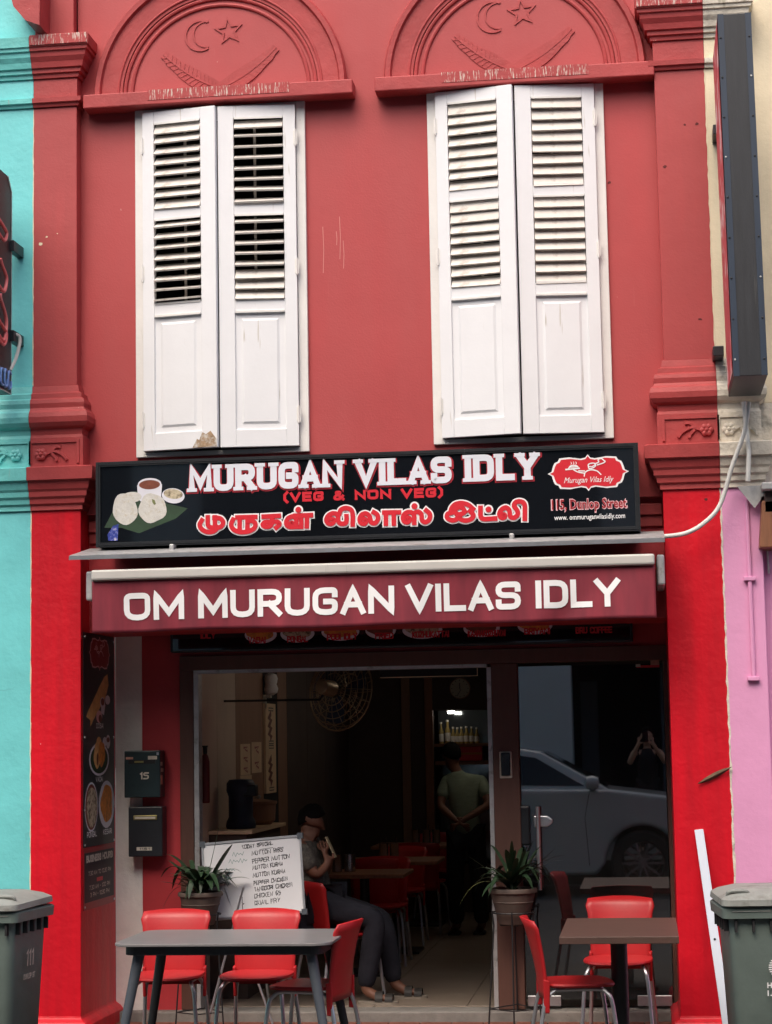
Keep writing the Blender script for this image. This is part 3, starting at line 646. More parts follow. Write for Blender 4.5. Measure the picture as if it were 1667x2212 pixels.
# worn paint edge along the two party lines, scratches and old nail holes
def ragged(pl, x, z0, z1, wd, m_, parent, seed):
    r_ = random.Random(seed); n = int((z1 - z0) / .035); L_, R_ = [], []
    for k in range(n + 1):
        z = z0 + (z1 - z0) * k / n; L_.append((x - wd * r_.uniform(.15, 1), z)); R_.append((x + wd * r_.uniform(.1, .8), z))
    mb = MB()
    for k in range(n): mb.poly(pl, [L_[k], R_[k], R_[k + 1], L_[k + 1]], 0)
    return mb.build('worn_paint_edge', m_, parent)
ragged(Plane((0, YP - .0362, 0)), XLB - .001, .12, 3.22, .006, 'cream', H, 1); ragged(Plane((0, YP - .0012, 0)), XLB - .001, 4.03, 5.84, .0055, 'cream', H, 2)
ragged(Plane((0, YP - .0362, 0)), XRB + .001, .12, 3.22, .011, 'cream_old', H, 3); ragged(Plane((0, YP - .0012, 0)), XRB + .001, 4.03, 5.84, .006, 'cream', H, 4)
for x_, ya, yb_ in ((697, 490, 590), (733, 468, 560), (726, 500, 530), (741, 520, 580)):
    a, b = P(x_, ya, YW), P(x_ + 1, yb_, YW); MB().ribbon(Plane((0, YW - .0008, 0)), [(a.x, a.z), (a.x + .004, (a.z + b.z) / 2), (b.x, b.z)], .004, 0).build('scratch', 'chip_pink', H)
for x_, y_, Y_, s_ in ((1490, 110, YP, .012), (1478, 270, YP, .010), (1505, 268, YP, .014), (1436, 360, YP, .016), (1428, 392, YW, .02), (1316, 395, YW, .014), (1512, 690, YP, .016), (88, 527, YP, .016), (101, 512, YP, .010), (124, 505, YP, .006), (1525, 1078, YP - .035, .014)):
    p = P(x_, y_, Y_); q = [(p.x + s_ * random.uniform(.6, 1.1) * math.cos(R(k * 45)), p.z + s_ * random.uniform(.35, .8) * math.sin(R(k * 45))) for k in range(8)]
    MB().poly(Plane((0, Y_ - .0012, 0)), q, 0).build('chipped_spot', 'cream' if x_ < 130 else 'chip_dark', H)

# ================================================================ MAIN SIGN
SG = thing('signboard', 'long black illuminated signboard with white and red lettering under the windows', 'sign', (-1.65, -.85, 2.962))
x0, x1, z0, z1 = -3.322, .014, 2.962, 3.492
MB().box(x0, x1, -.985, -.71, z0, z1).build('housing', 'black_alu', SG, bevel=.006)
bd = MB()
for k, (i, y) in enumerate(((0, -1.0), (.010, -1.004), (.02, -1.0))):
    A = i; B = i + .0085
    bd.box(x0 + A, x1 - A, y, -.9855, z1 - B, z1 - A).box(x0 + A, x1 - A, y, -.9855, z0 + A, z0 + B).box(x0 + A, x0 + B, y, -.9855, z0 + B, z1 - B).box(x1 - B, x1 - A, y, -.9855, z0 + B, z1 - B)
bd.build('ribbed_border', 'black_alu', SG)
MB().box(x0 + .03, x1 - .03, -.9885, -.9855, z0 + .03, z1 - .03).build('face', 'black_face', SG)
FP = Plane((0, -.9885, 0))
def UV(x, y, Y=-.99): p = P(x, y, Y); return (p.x, p.z)
for txt, xa, ya, xb, yb in (('MURUGAN', 408, 1063, 741, 1052), ('VILAS', 767, 1051, 976, 1043), ('IDLY', 1004, 1042, 1163, 1035)):
    u0, v0 = UV(xa, ya); u1, v1 = UV(xb, yb); v = (v0 + v1) / 2
    red, wh = MB(), MB()
    write(red, FP, txt, u0 - .007, u1 + .012, v - .011, .176, .055, .0006, gap=2.2, rnd=1.7, serif=.078)
    write(wh, FP, txt, u0, u1, v, .164, .040, .0060, gap=2.35, rnd=1.7, serif=.064)
    red.build('title_outline', 'print_outline', SG); wh.build('title_lettering', 'title_white', SG)
for txt, xa, xb in (('(VEG', 612, 699), ('&', 720, 744), ('NON', 766, 845), ('VEG)', 866, 957)):
    m2 = MB(); u0, v0 = UV(xa, 1087 - (xa - 612) * .032); u1, v1 = UV(xb, 1087 - (xb - 612) * .032)
    write(m2, FP, txt, u0, u1, (v0 + v1) / 2 + .006, .060, .017, .001, gap=2.2); m2.build('subtitle_lettering', 'print_red', SG)
T1 = [[(140, 292), (104, 350), (140, 415), (225, 450), (305, 430), (340, 385)], [(215, 255), (215, 385), (330, 385)], [(305, 255), (308, 385)], [(300, 262), (375, 262), (420, 315), (395, 375), (330, 388)],
      [(538, 284), (508, 345), (535, 410), (620, 447), (735, 440), (815, 395), (830, 335), (790, 298), (725, 302)], [(592, 256), (822, 250)], [(622, 256), (622, 388)], [(722, 256), (722, 388)],
      [(928, 246), (1122, 236)], [(1035, 318), (945, 312), (908, 350), (945, 378), (1015, 372), (1038, 318), (1035, 246)], [(1040, 304), (1115, 312), (1138, 345), (1090, 385)],
      [(1262, 340), (1290, 320), (1300, 345), (1270, 378), (1225, 365), (1212, 315), (1240, 260), (1310, 240), (1345, 275), (1345, 375)], [(1280, 378), (1400, 376)], [(1345, 260), (1395, 245), (1410, 290), (1408, 375)], [(1330, 235), (1532, 226)], [(1482, 235), (1478, 370)]]
T2 = [[(160, 322), (205, 335), (195, 385), (130, 400), (92, 345), (120, 280), (190, 245), (255, 262), (262, 395), (375, 392), (372, 290)], [(275, 255), (290, 200), (365, 172), (440, 200), (458, 270), (455, 402)],
      [(610, 325), (645, 345), (625, 395), (565, 390), (543, 330), (575, 262), (640, 248), (688, 290), (700, 375), (755, 392), (803, 335), (790, 262), (740, 236)],
      [(882, 240), (1082, 236)], [(905, 240), (905, 392)], [(1010, 240), (1012, 390)],
      [(1190, 302), (1235, 320), (1215, 372), (1155, 372), (1128, 310), (1165, 242), (1240, 228), (1288, 268), (1288, 380)], [(1288, 245), (1345, 222), (1388, 262), (1388, 345), (1435, 378), (1495, 340), (1508, 260), (1450, 212)]]
T3 = [[(608, 282), (530, 208), (400, 175), (285, 208), (232, 290), (240, 350)], [(245, 330), (165, 375), (165, 440), (260, 485), (345, 455), (405, 380)], [(350, 400), (400, 465), (490, 487), (595, 450), (622, 385), (560, 318)], [(470, 330), (440, 265), (380, 248), (320, 270), (300, 330), (340, 375), (420, 375), (470, 330)],
      [(735, 265), (735, 462), (985, 446)], [(1105, 375), (1150, 375), (1150, 430), (1090, 440), (1050, 380), (1085, 290), (1170, 250), (1230, 300), (1235, 415), (1300, 442), (1372, 390), (1370, 320), (1300, 230), (1325, 170), (1400, 148), (1475, 175), (1492, 240), (1490, 452)]]
D1, D2, D3 = [(1372, 160, 40)], [(1292, 155, 42)], [(872, 292, 52)]
kk = 0
for T, D, ox, oy, sc in ((T1, D1, 760, 1980, 520 / 1667), (T2, D2, 1270, 1970, 490 / 1667), (T3, D3, 1740, 1960, 390 / 1667)):
    to, ti = MB(), MB()
    def cv(a, b): return UV((ox + a * sc) / 1.8428, (oy + b * sc) / 1.8428)
    for s_ in T:
        q = [cv(*p) for p in s_]; q = fillet(q, .03) if len(q) > 2 else q; kk += 1
        to.ribbon(FP, q, .045, .0005 + (kk % 6) * .0003, cap=.022); ti.ribbon(FP, q, .0285, .0050 + (kk % 6) * .0003, cap=.014)
    for a, b, r_ in D:
        c_ = cv(a, b); rr = r_ * sc / 1.8428 / 362; to.ell(FP, *c_, rr + .0105, rr + .0105, .0040); ti.ell(FP, *c_, rr, rr, .0080)
    to.build('tamil_outline', 'white_print', SG); ti.build('tamil_lettering', 'print_red', SG)
# logo plaque, used on the sign and on the pillar poster
def plaque_shape(cx, cy, a, b):
    q = []
    for sx, sy in ((1, 1), (-1, 1), (-1, -1), (1, -1)):
        pts = [(1.0, 0), (.90, .12), (.86, .45), (.82, .62), (.74, .70), (.70, .88), (.45, .92), (.18, .82), (.06, .88), (0, 1.06)]
        if sx * sy < 0: pts = pts[::-1]
        q += [(cx + sx * p[0] * a, cy + sy * p[1] * b) for p in pts[:-1]]
    return q
def logo(pl, cx, cy, a, b, parent, mred='print_red', mwh='white_print', word=True):
    o1 = MB().poly(pl, plaque_shape(cx, cy, a, b), .0008).build('logo_border', mwh, parent)
    o2 = MB().poly(pl, plaque_shape(cx, cy, a * .945, b * .90), .0018).build('logo_plaque', mred, parent)
    s = MB(); A = lambda pts: [(cx + x * a, cy + y * b) for x, y in pts]; w_ = a * .028
    s.ribbon(pl, A(fillet([(-.10, -.22), (-.08, .05), (.06, .18), (.22, .10), (.32, -.15)], .2)), w_, .003)
    s.ribbon(pl, A([(-.08, .10), (-.24, .12)]), w_, .0031); s.ribbon(pl, A(fillet([(-.10, -.02), (-.25, .04), (-.36, .20)], .1)), w_, .0032)
    s.ribbon(pl, A([(-.56, .22), (-.20, .27)]), w_ * 1.3, .0033); s.ribbon(pl, A(fillet([(-.48, .27), (-.44, .42), (-.34, .46), (-.26, .40), (-.24, .30)], .1)), w_, .0034); s.ribbon(pl, A([(-.46, .35), (-.27, .36)]), w_, .0035)
    for k in range(3): s.ribbon(pl, A([(-.42 + k * .06, .50), (-.40 + k * .06, .57), (-.42 + k * .06, .66)]), w_ * .5, .0036)
    s.ribbon(pl, A(fillet([(.02, .22), (.00, .50), (.16, .56), (.20, .36), (.10, .24), (.02, .22)], .1)), w_, .0037); s.ribbon(pl, A([(.02, .36), (.10, .33), (.18, .44)]), w_ * .8, .0038)
    s.ribbon(pl, A(fillet([(.18, .50), (.28, .58), (.24, .74), (.34, .80), (.38, .70), (.44, .60), (.36, .50), (.22, .42)], .08)), w_, .0039)
    s.build('logo_figure', mwh, parent)
    if word:
        font_text(pl, 'Murugan Vilas Idly', cx - a * .60, cx + a * .62, cy - b * .56, b * .34, 'logo_lettering', mwh, parent, .003, 0, .35)
lc = UV(1270, 1021); logo(FP, lc[0], lc[1], .243, .105, SG)
u0, v0 = UV(1192, 1102); u1, _ = UV(1353, 1097)
font_text(FP, '115, Dunlop Street', u0 - .006, u1 + .006, v0 + .001, .064, 'address_outline', 'print_pink', SG, .0008, .05)
font_text(FP, '115, Dunlop Street', u0, u1, v0 + .004, .058, 'address_lettering', 'print_dark_red', SG, .0016, .022)
u0, v0 = UV(1197, 1125); u1, _ = UV(1350, 1119)
font_text(FP, 'www. ommuruganvilasidly.com', u0, u1, v0 + .004, .032, 'web_lettering', 'white_print', SG, .0012, .01)
# printed food picture on the left of the sign
fd = MB()
def E_(m_, x, y, rx, ry, n, rot=0, wob=0): c_ = UV(x, y); fd.use(m_).ell(FP, c_[0], c_[1], rx / 362, ry / 362, n, rot, 26, wob)
fd.use('food_leaf').poly(FP, [UV(*p) for p in ((225, 1140), (262, 1068), (300, 1060), (330, 1080), (405, 1098), (380, 1120), (330, 1140), (300, 1152), (262, 1140))], .0006)
E_('food_bowl', 323, 1058, 27, 24, .0009); fd.use('food_bowl').poly(FP, [UV(*p) for p in ((296, 1048), (350, 1046), (348, 1074), (338, 1086), (310, 1088), (298, 1078))], .0011)
E_('food_bowl', 323, 1046, 27, 14, .0014); E_('food_brown', 323, 1047, 24, 10.5, .0017)
E_('food_bowl', 374, 1071, 26, 17, .0012, -.15); E_('food_mix', 374, 1067, 22, 11, .0016, -.15)
E_('food_white', 285, 1074, 22, 12, .0018); E_('food_white', 270, 1100, 28, 36, .0021, .2, .05); E_('food_white', 329, 1098, 32, 33, .0025, 0, .08)
fd.use('leaf_pale').poly(FP, [UV(*p) for p in ((328, 1078), (334, 1080), (337, 1089), (333, 1091), (329, 1085))], .0030)
fd.use('print_blue').poly(FP, [UV(*p) for p in ((232, 1155), (244, 1136), (256, 1132), (254, 1168), (234, 1168))], .0012)
fd.build('printed_food', None, SG)

# ================================================================ AWNING
AW = thing('awning', 'retracted maroon cloth awning with white lettering and aluminium cover above the shopfront', 'awning', (-1.6, -1.0, 2.42))
hd = MB(); a, b = P(150, 1212, -1.25), P(1435, 1160, -1.25); zc = (a.z + b.z) / 2
hd.hexa([(a.x, -1.25, zc), (b.x, -1.25, zc), (b.x, -.80, zc + .085), (a.x, -.80, zc + .085), (a.x, -1.25, zc + .016), (b.x, -1.25, zc + .016), (b.x, -.80, zc + .10), (a.x, -.80, zc + .10)])
hd.build('cover', 'alu_dirty', AW)
MB().box(a.x - .001, b.x + .001, -1.259, -1.2505, zc - .012, zc + .012).build('cover_lip', 'alu', AW)
vx0, vx1 = -3.277, .088
MB().box(vx0 + .02, vx1 - .02, -1.12, -.66, 2.66, 2.80).build('cassette', 'room_dark', AW, bevel=.02)
MB().box(vx0, vx1, -1.275, -1.20, 2.735, 2.798).build('front_bar', 'bar_grey', AW, bevel=.012)
for xx in (vx0 - .055, vx1 + .012):
    MB().box(xx, xx + .045, -1.19, -.66, 2.62, 2.80).build('end_bracket', 'alu_dirty', AW, bevel=.012)
def cloth_y(x, z):
    t = (2.7305 - z) / .308; i = (x - vx0) / (vx1 - vx0) * 90
    return -1.245 + t * (.012 * math.sin(i * .35) + .007 * math.sin(i * .91 + 2) + .014 * math.sin(i * .13)) + .012 * t * math.exp(-((i - 5 - 6 * t) ** 2) / 8) + .014 * t * math.exp(-((i - 83 + 8 * t) ** 2) / 6)
vl = MB(); n = 180; rows = 14; rings = []
for j in range(rows + 1):
    t = j / rows
    rings.append([(vx0 + (vx1 - vx0) * i / n, cloth_y(vx0 + (vx1 - vx0) * i / n, 2.7305 - t * .308), 2.7305 - t * .308 - t * t * .005 * math.sin(i * .1 + .6)) for i in range(n + 1)])
vl.loops(rings, close=False)
va = vl.build('valance', 'maroon_cloth', AW, smooth=True, solid=.004)
CP = Cloth((0, 0, 0)); CP.f = cloth_y
for txt, xa, xb, ya, yb in (('OM', 270, 401, 1341, 1338), ('MURUGAN', 431, 854, 1337, 1325), ('VILAS', 879, 1126, 1324, 1316), ('IDLY', 1158, 1340, 1316, 1310)):
    vt = MB(); a, b = P(xa, ya, -1.21), P(xb, yb, -1.21)
    write(vt, CP, txt, a.x, b.x, (a.z + b.z) / 2, .164, .034, .005, gap=1.75, rnd=2.2, fine=.015); vt.build('valance_lettering', 'white_print', AW)
for x_, y_ in ((375, 1183), (1106, 1160)):
    p = P(x_, y_, -1.0); MB().box(p.x - .014, p.x + .014, -1.06, -.98, p.z - .022, p.z + .016).build('hook', 'alu_dirty', AW, bevel=.005)

# cable from the projecting sign down to the awning
q = [P(1617, 868, -1.0), P(1608, 930, -.99), P(1580, 1010, -.97), P(1555, 1090, -.96), P(1520, 1130, -.97), P(1480, 1152, -1.0), P(1433, 1159, -1.02)]
def smooth_path(pts, n=6):
    pts = [Vector(p) for p in pts]; out = []
    for i in range(len(pts) - 1):
        p0, p1, p2, p3 = pts[max(0, i - 1)], pts[i], pts[i + 1], pts[min(len(pts) - 1, i + 2)]
        for k in range(n):
            t = k / n; out.append(.5 * ((2 * p1) + (p2 - p0) * t + (2 * p0 - 5 * p1 + 4 * p2 - p3) * t * t + (3 * p1 - p0 - 3 * p2 + p3) * t ** 3))
    out.append(pts[-1]); return out
tag(MB().tube(smooth_path(q), .0135, 10).build('power_cable', 'cable_white', smooth=True), 'thick white cable looping from the tall side sign down to the awning end', 'cable')
q = [P(1606, 868, -.90), P(1612, 930, -.90), P(1617, 980, -.97), P(1615, 1040, -.97)]
tag(MB().tube(q, .014, 8).build('conduit', 'cable_white', smooth=True), 'straight white conduit running down the stained cream moulding', 'conduit')

# ================================================================ TALL SIGN ON THE RIGHT
yb_, yf_ = -.99, -1.68
bt, ft_ = P(1540, 30, yb_), P(1546, 30, yf_)
f_tl, f_tr, f_bl, f_br = P(1549, 32, yf_), P(1621, 30, yf_), P(1584, 813, yf_), P(1656, 812, yf_)
VS = thing('projecting_sign', 'tall weathered black box sign sticking out from the cream pilaster', 'sign', (f_bl.x, -1.3, f_bl.z))
zt, zb2 = f_tl.z, f_bl.z
def sect(z, y):
    t = (z - zb2) / (zt - zb2); xl = f_bl.x + (f_tl.x - f_bl.x) * t; return (xl, y, z), (xl + .19, y, z)
a1, a2 = sect(zb2, yf_); a4, a3 = sect(zb2, yb_); c1, c2 = sect(zt, yf_); c4, c3 = sect(zt, yb_)
MB().hexa([a1, a2, a3, a4, c1, c2, c3, c4]).build('box', 'vertical_black', VS, bevel=.004)
for s_ in (0, 1):
    e1, e2 = (a1, c1) if s_ == 0 else (a2, c2); dx = .034 if s_ == 0 else -.034
    A, B = Vector(e1), Vector(e2); o_ = Vector((0, -.004, 0))
    MB().hexa([A + o_, A + o_ + Vector((dx, 0, 0)), A + Vector((dx, -.0005, 0)), A + Vector((0, -.0005, 0)), B + o_, B + o_ + Vector((dx, 0, 0)), B + Vector((dx, -.0005, 0)), B + Vector((0, -.0005, 0))]).build('edge_trim', 'vertical_edge', VS)
sp = MB(); e = Vector((-.004, 0, 0))
sp.face([Vector(a1) + e + Vector((0, .03, .03)), Vector(c1) + e + Vector((0, .03, -.03)), Vector(c4) + e + Vector((0, -.02, -.03)), Vector(a4) + e + Vector((0, -.02, .03))]); sp.build('side_print', 'sign_side_print', VS)
for k in range(9):
    for s_ in (.012, .175):
        t = (k + .4) / 9; z = zb2 + (zt - zb2) * t; xl = f_bl.x + (f_tl.x - f_bl.x) * t + s_
        MB().lathe([(.006, 0), (.006, .003), (.003, .005)], (xl, yf_ - .004, z), 8, True, Matrix.Rotation(R(90), 3, 'X')).build('screw', 'zinc' if (k * 2 + (s_ > .1)) % 5 == 0 else 'iron_black', VS)
for yy in (290, 765):
    p = P(1540, yy, -.9); 
    MB().box(p.x - .004, p.x + .06, -1.0, -.80, p.z - .03, p.z + .03).build('bracket', 'letterbox_black', VS, bevel=.004)

# ================================================================ NEON SIGN AT THE LEFT EDGE
nx = P(22, 600, -1.0).x
NS = thing('neon_sign', 'black projecting neon sign cut by the left edge, pink and blue tubes', 'sign', (nx, -1.4, P(22, 850, -1.0).z))
zt, zb2 = P(20, 415, -1.0).z, P(22, 852, -1.0).z
MB().prism([(-1.9, zb2), (-.98, zb2), (-.98, zt), (-1.06, zt + .09), (-1.9, zt + .09)], Plane((nx - .12, 0, 0), (0, 1, 0), (0, 0, 1), (1, 0, 0)), 0, .12).build('panel', 'letterbox_black', NS, bevel=.004)
NP = Plane((nx, 0, 0), (0, 1, 0), (0, 0, 1), (1, 0, 0))
MB().ribbon(NP, [(-.984, zb2), (-.984, zt), (-1.06, zt + .086)], .008, .001, False, .004).ribbon(NP, [(-1.9, zb2 + .004), (-.98, zb2 + .004)], .008, .001, False, .004).build('edge_trim', 'alu', NS)
for k, (ya, yb2, yc) in enumerate(((480, 500, 520), (565, 600, 630), (640, 690, 735), (690, 715, 745))):
    za, zc2 = P(4, ya, -1.2).z, P(4, yc, -1.2).z
    pts = [NP.pt(-1.34 + .08 * math.sin(k), za, .025), NP.pt(-1.22 - .02 * k, za - .03, .025), NP.pt(-1.15, (za + zc2) / 2, .025), NP.pt(-1.20, zc2, .025), NP.pt(-1.34, zc2 + .03, .025)]
    MB().tube(smooth_path(pts), .011, 8).build('neon_tube', 'neon_red', NS, smooth=True)
z = zb2 + .075
for k in range(4):
    y = -1.04 - k * .075
    pts = [(y, z + .045), (y - .04, z + .055), (y - .055, z), (y - .04, z - .05), (y - .005, z - .04), (y, z)] if k != 2 else [(y, z + .05), (y - .045, z + .04), (y - .045, z - .04), (y, z - .05)]
    MB().tube(smooth_path([NP.pt(a, b, .02) for a, b in pts]), .008, 8).build('neon_letter', 'neon_blue', NS, smooth=True)
for yy in (543, 735):
    p = P(36, yy, -.85); MB().box(nx - .02, p.x + .03, -1.0, -.795, p.z - .035, p.z + .035).build('bracket', 'letterbox_black', NS, bevel=.004)
q = [P(33, 722, -.95), P(42, 728, -.93), P(42, 745, -.93), P(34, 775, -.95), P(22, 800, -1.0)]
MB().tube(smooth_path(q), .011, 8).build('feed_cable', 'cable_white', NS, smooth=True)
# ================================================================ MENU BOARD OVER THE DOOR
MN = thing('menu_lightbox', 'black menu board with printed plates half hidden behind the awning', 'menu board', (-1.56, -.08, 2.344))
MB().box(-3.068, -.056, -.12, -.03, 2.344, 2.50).build('housing', 'letterbox_black', MN, bevel=.006)
MP = Plane((0, -.1215, 0))
MB().box(-3.05, -.075, -.1215, -.1205, 2.356, 2.49).build('face', 'black_face', MN)
for x_, y_, m_, rx in ((563, 1372, 'food_orange', 36), (642, 1370, 'food_mix', 38), (735, 1366, 'food_orange', 42), (822, 1362, 'food_brown', 34), (912, 1362, 'food_mix', 44), (1040, 1358, 'food_brown', 40), (1155, 1352, 'food_orange', 38)):
    c_ = P(x_, y_, -.1215); r_ = rx / 338
    pm = MB(); pm.use('food_bowl').ell(MP, c_.x, c_.z + .004, r_, .058, .0006); pm.use(m_).ell(MP, c_.x, c_.z + .012, r_ * .85, .046, .0014, 0, 22, .12); pm.build('printed_plate', None, MN)
for s_, xa, xb, y_ in (('IDLY', 433, 466, 1380), ('VADAI', 535, 574, 1390), ('PONGAL', 620, 665, 1388), ('PODI IDLY', 706, 772, 1383), ('FRIED', 810, 850, 1381), ('KOZHUKATTAI', 890, 970, 1378), ('KAARAKUZHUVAI', 1010, 1092, 1376), ('BRIYANI', 1132, 1188, 1371), ('BRU COFFEE', 1243, 1322, 1369)):
    a, b = P(xa, y_, -.1225), P(xb, y_, -.1225); lt = MB(); write(lt, MP, s_, a.x, b.x, a.z, .042, .0085, .0022, gap=1.5); lt.build('menu_lettering', 'print_red', MN)

# ================================================================ POSTERS ON THE INNER SIDE OF THE LEFT PILLAR
XI = -3.465 + .0005
PO = thing('food_poster', 'tall black food poster with logo and four dishes on the left pillar', 'poster', (XI, -.42, 1.0))
XP = XI + .004
PP = Plane((XP, 0, 0), (0, 1, 0), (0, 0, 1), (1, 0, 0))
def YZ(x, y): p = PX(x, y, XP); return (p.y, p.z)
pt = YZ(181, 1372)[1] + .02; pbm = YZ(181, 1832)[1]; y0p, y1p = -.79, -.07
MB().box(XI, XP, y0p, y1p, pbm, pt).build('sheet', 'letterbox_black', PO)
pc = [YZ(215, 1412)]; logo(PP, pc[0][0], pc[0][1], .25, .105, PO, 'print_dark_red', 'print_pink', False)
f2 = MB()
def EP(m_, x, y, ru, rv, n, wob=0, rot=0): c_ = YZ(x, y); f2.use(m_).ell(PP, c_[0], c_[1], ru, rv, n, rot, 22, wob)
f2.use('food_gold').poly(PP, [YZ(*p) for p in ((186, 1548), (189, 1538), (215, 1482), (225, 1462), (232, 1456), (234, 1480), (228, 1505), (215, 1530), (201, 1556), (195, 1570), (195, 1556))], .0008)
EP('food_bowl', 221, 1518, .055, .035, .0012); EP('food_brown', 221, 1516, .042, .024, .0018); EP('food_bowl', 232, 1512, .06, .03, .001); EP('print_pink', 214, 1548, .07, .04, .0011); EP('food_brown', 216, 1552, .04, .025, .0018)
f2.use('food_bowl').poly(PP, [YZ(*p) for p in ((218, 1522), (227, 1522), (224, 1545), (218, 1540))], .0013)
EP('food_bowl', 214, 1640, .235, .105, .0008); EP('food_leaf', 214, 1640, .205, .09, .0013); EP('food_gold', 209, 1632, .075, .085, .0018, .1); EP('food_orange', 219, 1628, .08, .08, .0022, .1); EP('food_brown', 210, 1640, .02, .04, .0028); EP('food_gold', 213, 1605, .06, .04, .002)
EP('food_bowl', 226, 1602, .05, .03, .0009); EP('food_bowl', 233, 1602, .05, .045, .001); EP('food_brown', 233, 1598, .04, .016, .0016)
EP('food_bowl', 197, 1743, .15, .155, .0008); EP('food_brown', 197, 1743, .138, .143, .0013); EP('food_mix', 198, 1743, .12, .125, .0018, .05)
EP('food_bowl', 230, 1737, .19, .152, .0009); EP('food_orange', 230, 1735, .14, .12, .0014, .12)
f2.build('printed_dish', None, PO)
f3 = MB()
def WP(s_, xa, xb, y, h, sw, mb=f3): a, b = YZ(xa, y), YZ(xb, y); write(mb, PP, s_, a[0], b[0], a[1], h, sw, .003, gap=1.4)
WP('DOSAI', 207, 222, 1573, .032, .006); WP('VADAI', 206, 221, 1689, .032, .006); WP('PONGAL', 187, 208, 1810, .036, .0065); WP('KESARI', 222, 240, 1803, .034, .0065)
f3.build('dish_lettering', 'white_print', PO)
OH = thing('opening_hours_notice', 'small grey and red opening hours notice below the food poster', 'notice', (XI, -.42, .7))
zt_ = pbm - .004; zb_o = YZ(181, 1968)[1]
MB().box(XI, XP, y0p, y1p, zb_o, zt_).build('sheet', 'print_dark_red', OH)
MB().box(XP + .0004, XP + .0016, y0p + .02, y1p - .02, zb_o + .045, zt_ - .03).build('dark_field', 'table_under', OH)
hw, hr = MB(), MB()
hh = zt_ - zb_o - .075; zz0 = zb_o + .045
write(hw, PP, 'BUSINESS HOURS:', y0p + .05, y1p - .05, zz0 + hh * .80, hh * .15, .013, .003, gap=1.5)
hw.build('hours_lettering', 'sticker', OH); hw = MB(); write(hw, PP, '7.30 AM TO 10.30 PM', y0p + .10, y1p - .10, zz0 + hh * .53, hh * .09, .0055, .003, gap=1.5)
hw.build('hours_lettering', 'sticker', OH); hw = MB(); write(hw, PP, '7.30 AM - 1.00 PM', y0p + .12, y1p - .12, zz0 + hh * .24, hh * .09, .0055, .003, gap=1.5)
hw.build('hours_lettering', 'sticker', OH); hw = MB(); write(hw, PP, '3 PM - 10.30 PM', y0p + .14, y1p - .14, zz0 + hh * .09, hh * .09, .0055, .003, gap=1.5)
hr.box(XP + .002, XP + .0026, -.50, -.36, zz0 + hh * .38, zz0 + hh * .46)
hw.build('hours_lettering', 'sticker', OH); hr.build('red_tab', 'print_red', OH)
for z in (pt - .03, zt_ + .02, zb_o + .02, 1.35, 1.8):
    for y in (y0p + .02, y1p - .02):
        MB().lathe([(.008, 0), (.008, .003), (.003, .005)], (XP + .002, y, z), 8, True, Matrix.Rotation(R(90), 3, 'Y')).build('pin', 'alu', PO if z > zt_ - .01 else OH)

# ================================================================ LETTER BOXES
LB = thing('letterbox', 'upper dark green letterbox with torn stickers on the side wall', 'letterbox', (P(309, 1722, -.15).x, -.1, P(309, 1722, -.15).z))
a, b = P(268, 1622, -.16), P(346, 1722, -.16)
MB().box(a.x, b.x, -.16, -.031, b.z, a.z).build('box', 'letterbox_green', LB, bevel=.006)
MB().box(a.x + .03, b.x - .03, -.1635, -.1605, a.z - .085, a.z - .06).build('slot', 'iron_black', LB)
for m_, *bx_ in (('sticker_pink', a.x + .012, a.x + .06, -.163, -.1605, a.z - .055, a.z - .04), ('sticker', b.x - .08, b.x - .02, -.163, -.1605, a.z - .058, a.z - .035), ('brass', a.x + .07, a.x + .13, -.166, -.1637, a.z - .078, a.z - .066),
                 ('sticker', b.x + .0005, b.x + .002, -.15, -.10, a.z - .10, a.z - .075), ('sticker', b.x + .0005, b.x + .002, -.14, -.08, a.z - .14, a.z - .115), ('sticker_pink', b.x + .0005, b.x + .002, -.15, -.10, a.z - .22, a.z - .16)):
    MB().box(*bx_).build('sticker', m_, LB)
n15 = MB(); write(n15, Plane((0, -.1605, 0)), '15', a.x + .105, a.x + .165, a.z - .185, .045, .009, .001); n15.build('number', 'sticker', LB)
MB().box(b.x - .022, b.x - .008, -.164, -.1605, a.z - .03, a.z - .012).build('latch', 'alu', LB)
LC = thing('letterbox', 'lower black letterbox with brass slot and number plate', 'letterbox', (P(314, 1850, -.15).x, -.1, P(314, 1850, -.15).z))
a, b = P(277, 1743, -.15), P(351, 1850, -.15)
MB().box(a.x, b.x, -.15, -.031, b.z, a.z).build('box', 'letterbox_black', LC, bevel=.006)
MB().box(a.x + .035, b.x - .035, -.156, -.1505, a.z - .085, a.z - .055).build('slot', 'brass', LC, bevel=.002); MB().box(a.x + .045, b.x - .045, -.158, -.1563, a.z - .078, a.z - .064).build('flap', 'sticker', LC)
MB().box(a.x + .055, b.x - .07, -.1525, -.1505, b.z + .04, b.z + .062).build('number_plate', 'sticker', LC)
n1 = MB(); write(n1, Plane((0, -.1527, 0)), '1151', a.x + .075, b.x - .085, b.z + .044, .014, .003, .0003); n1.build('number', 'ink', LC)

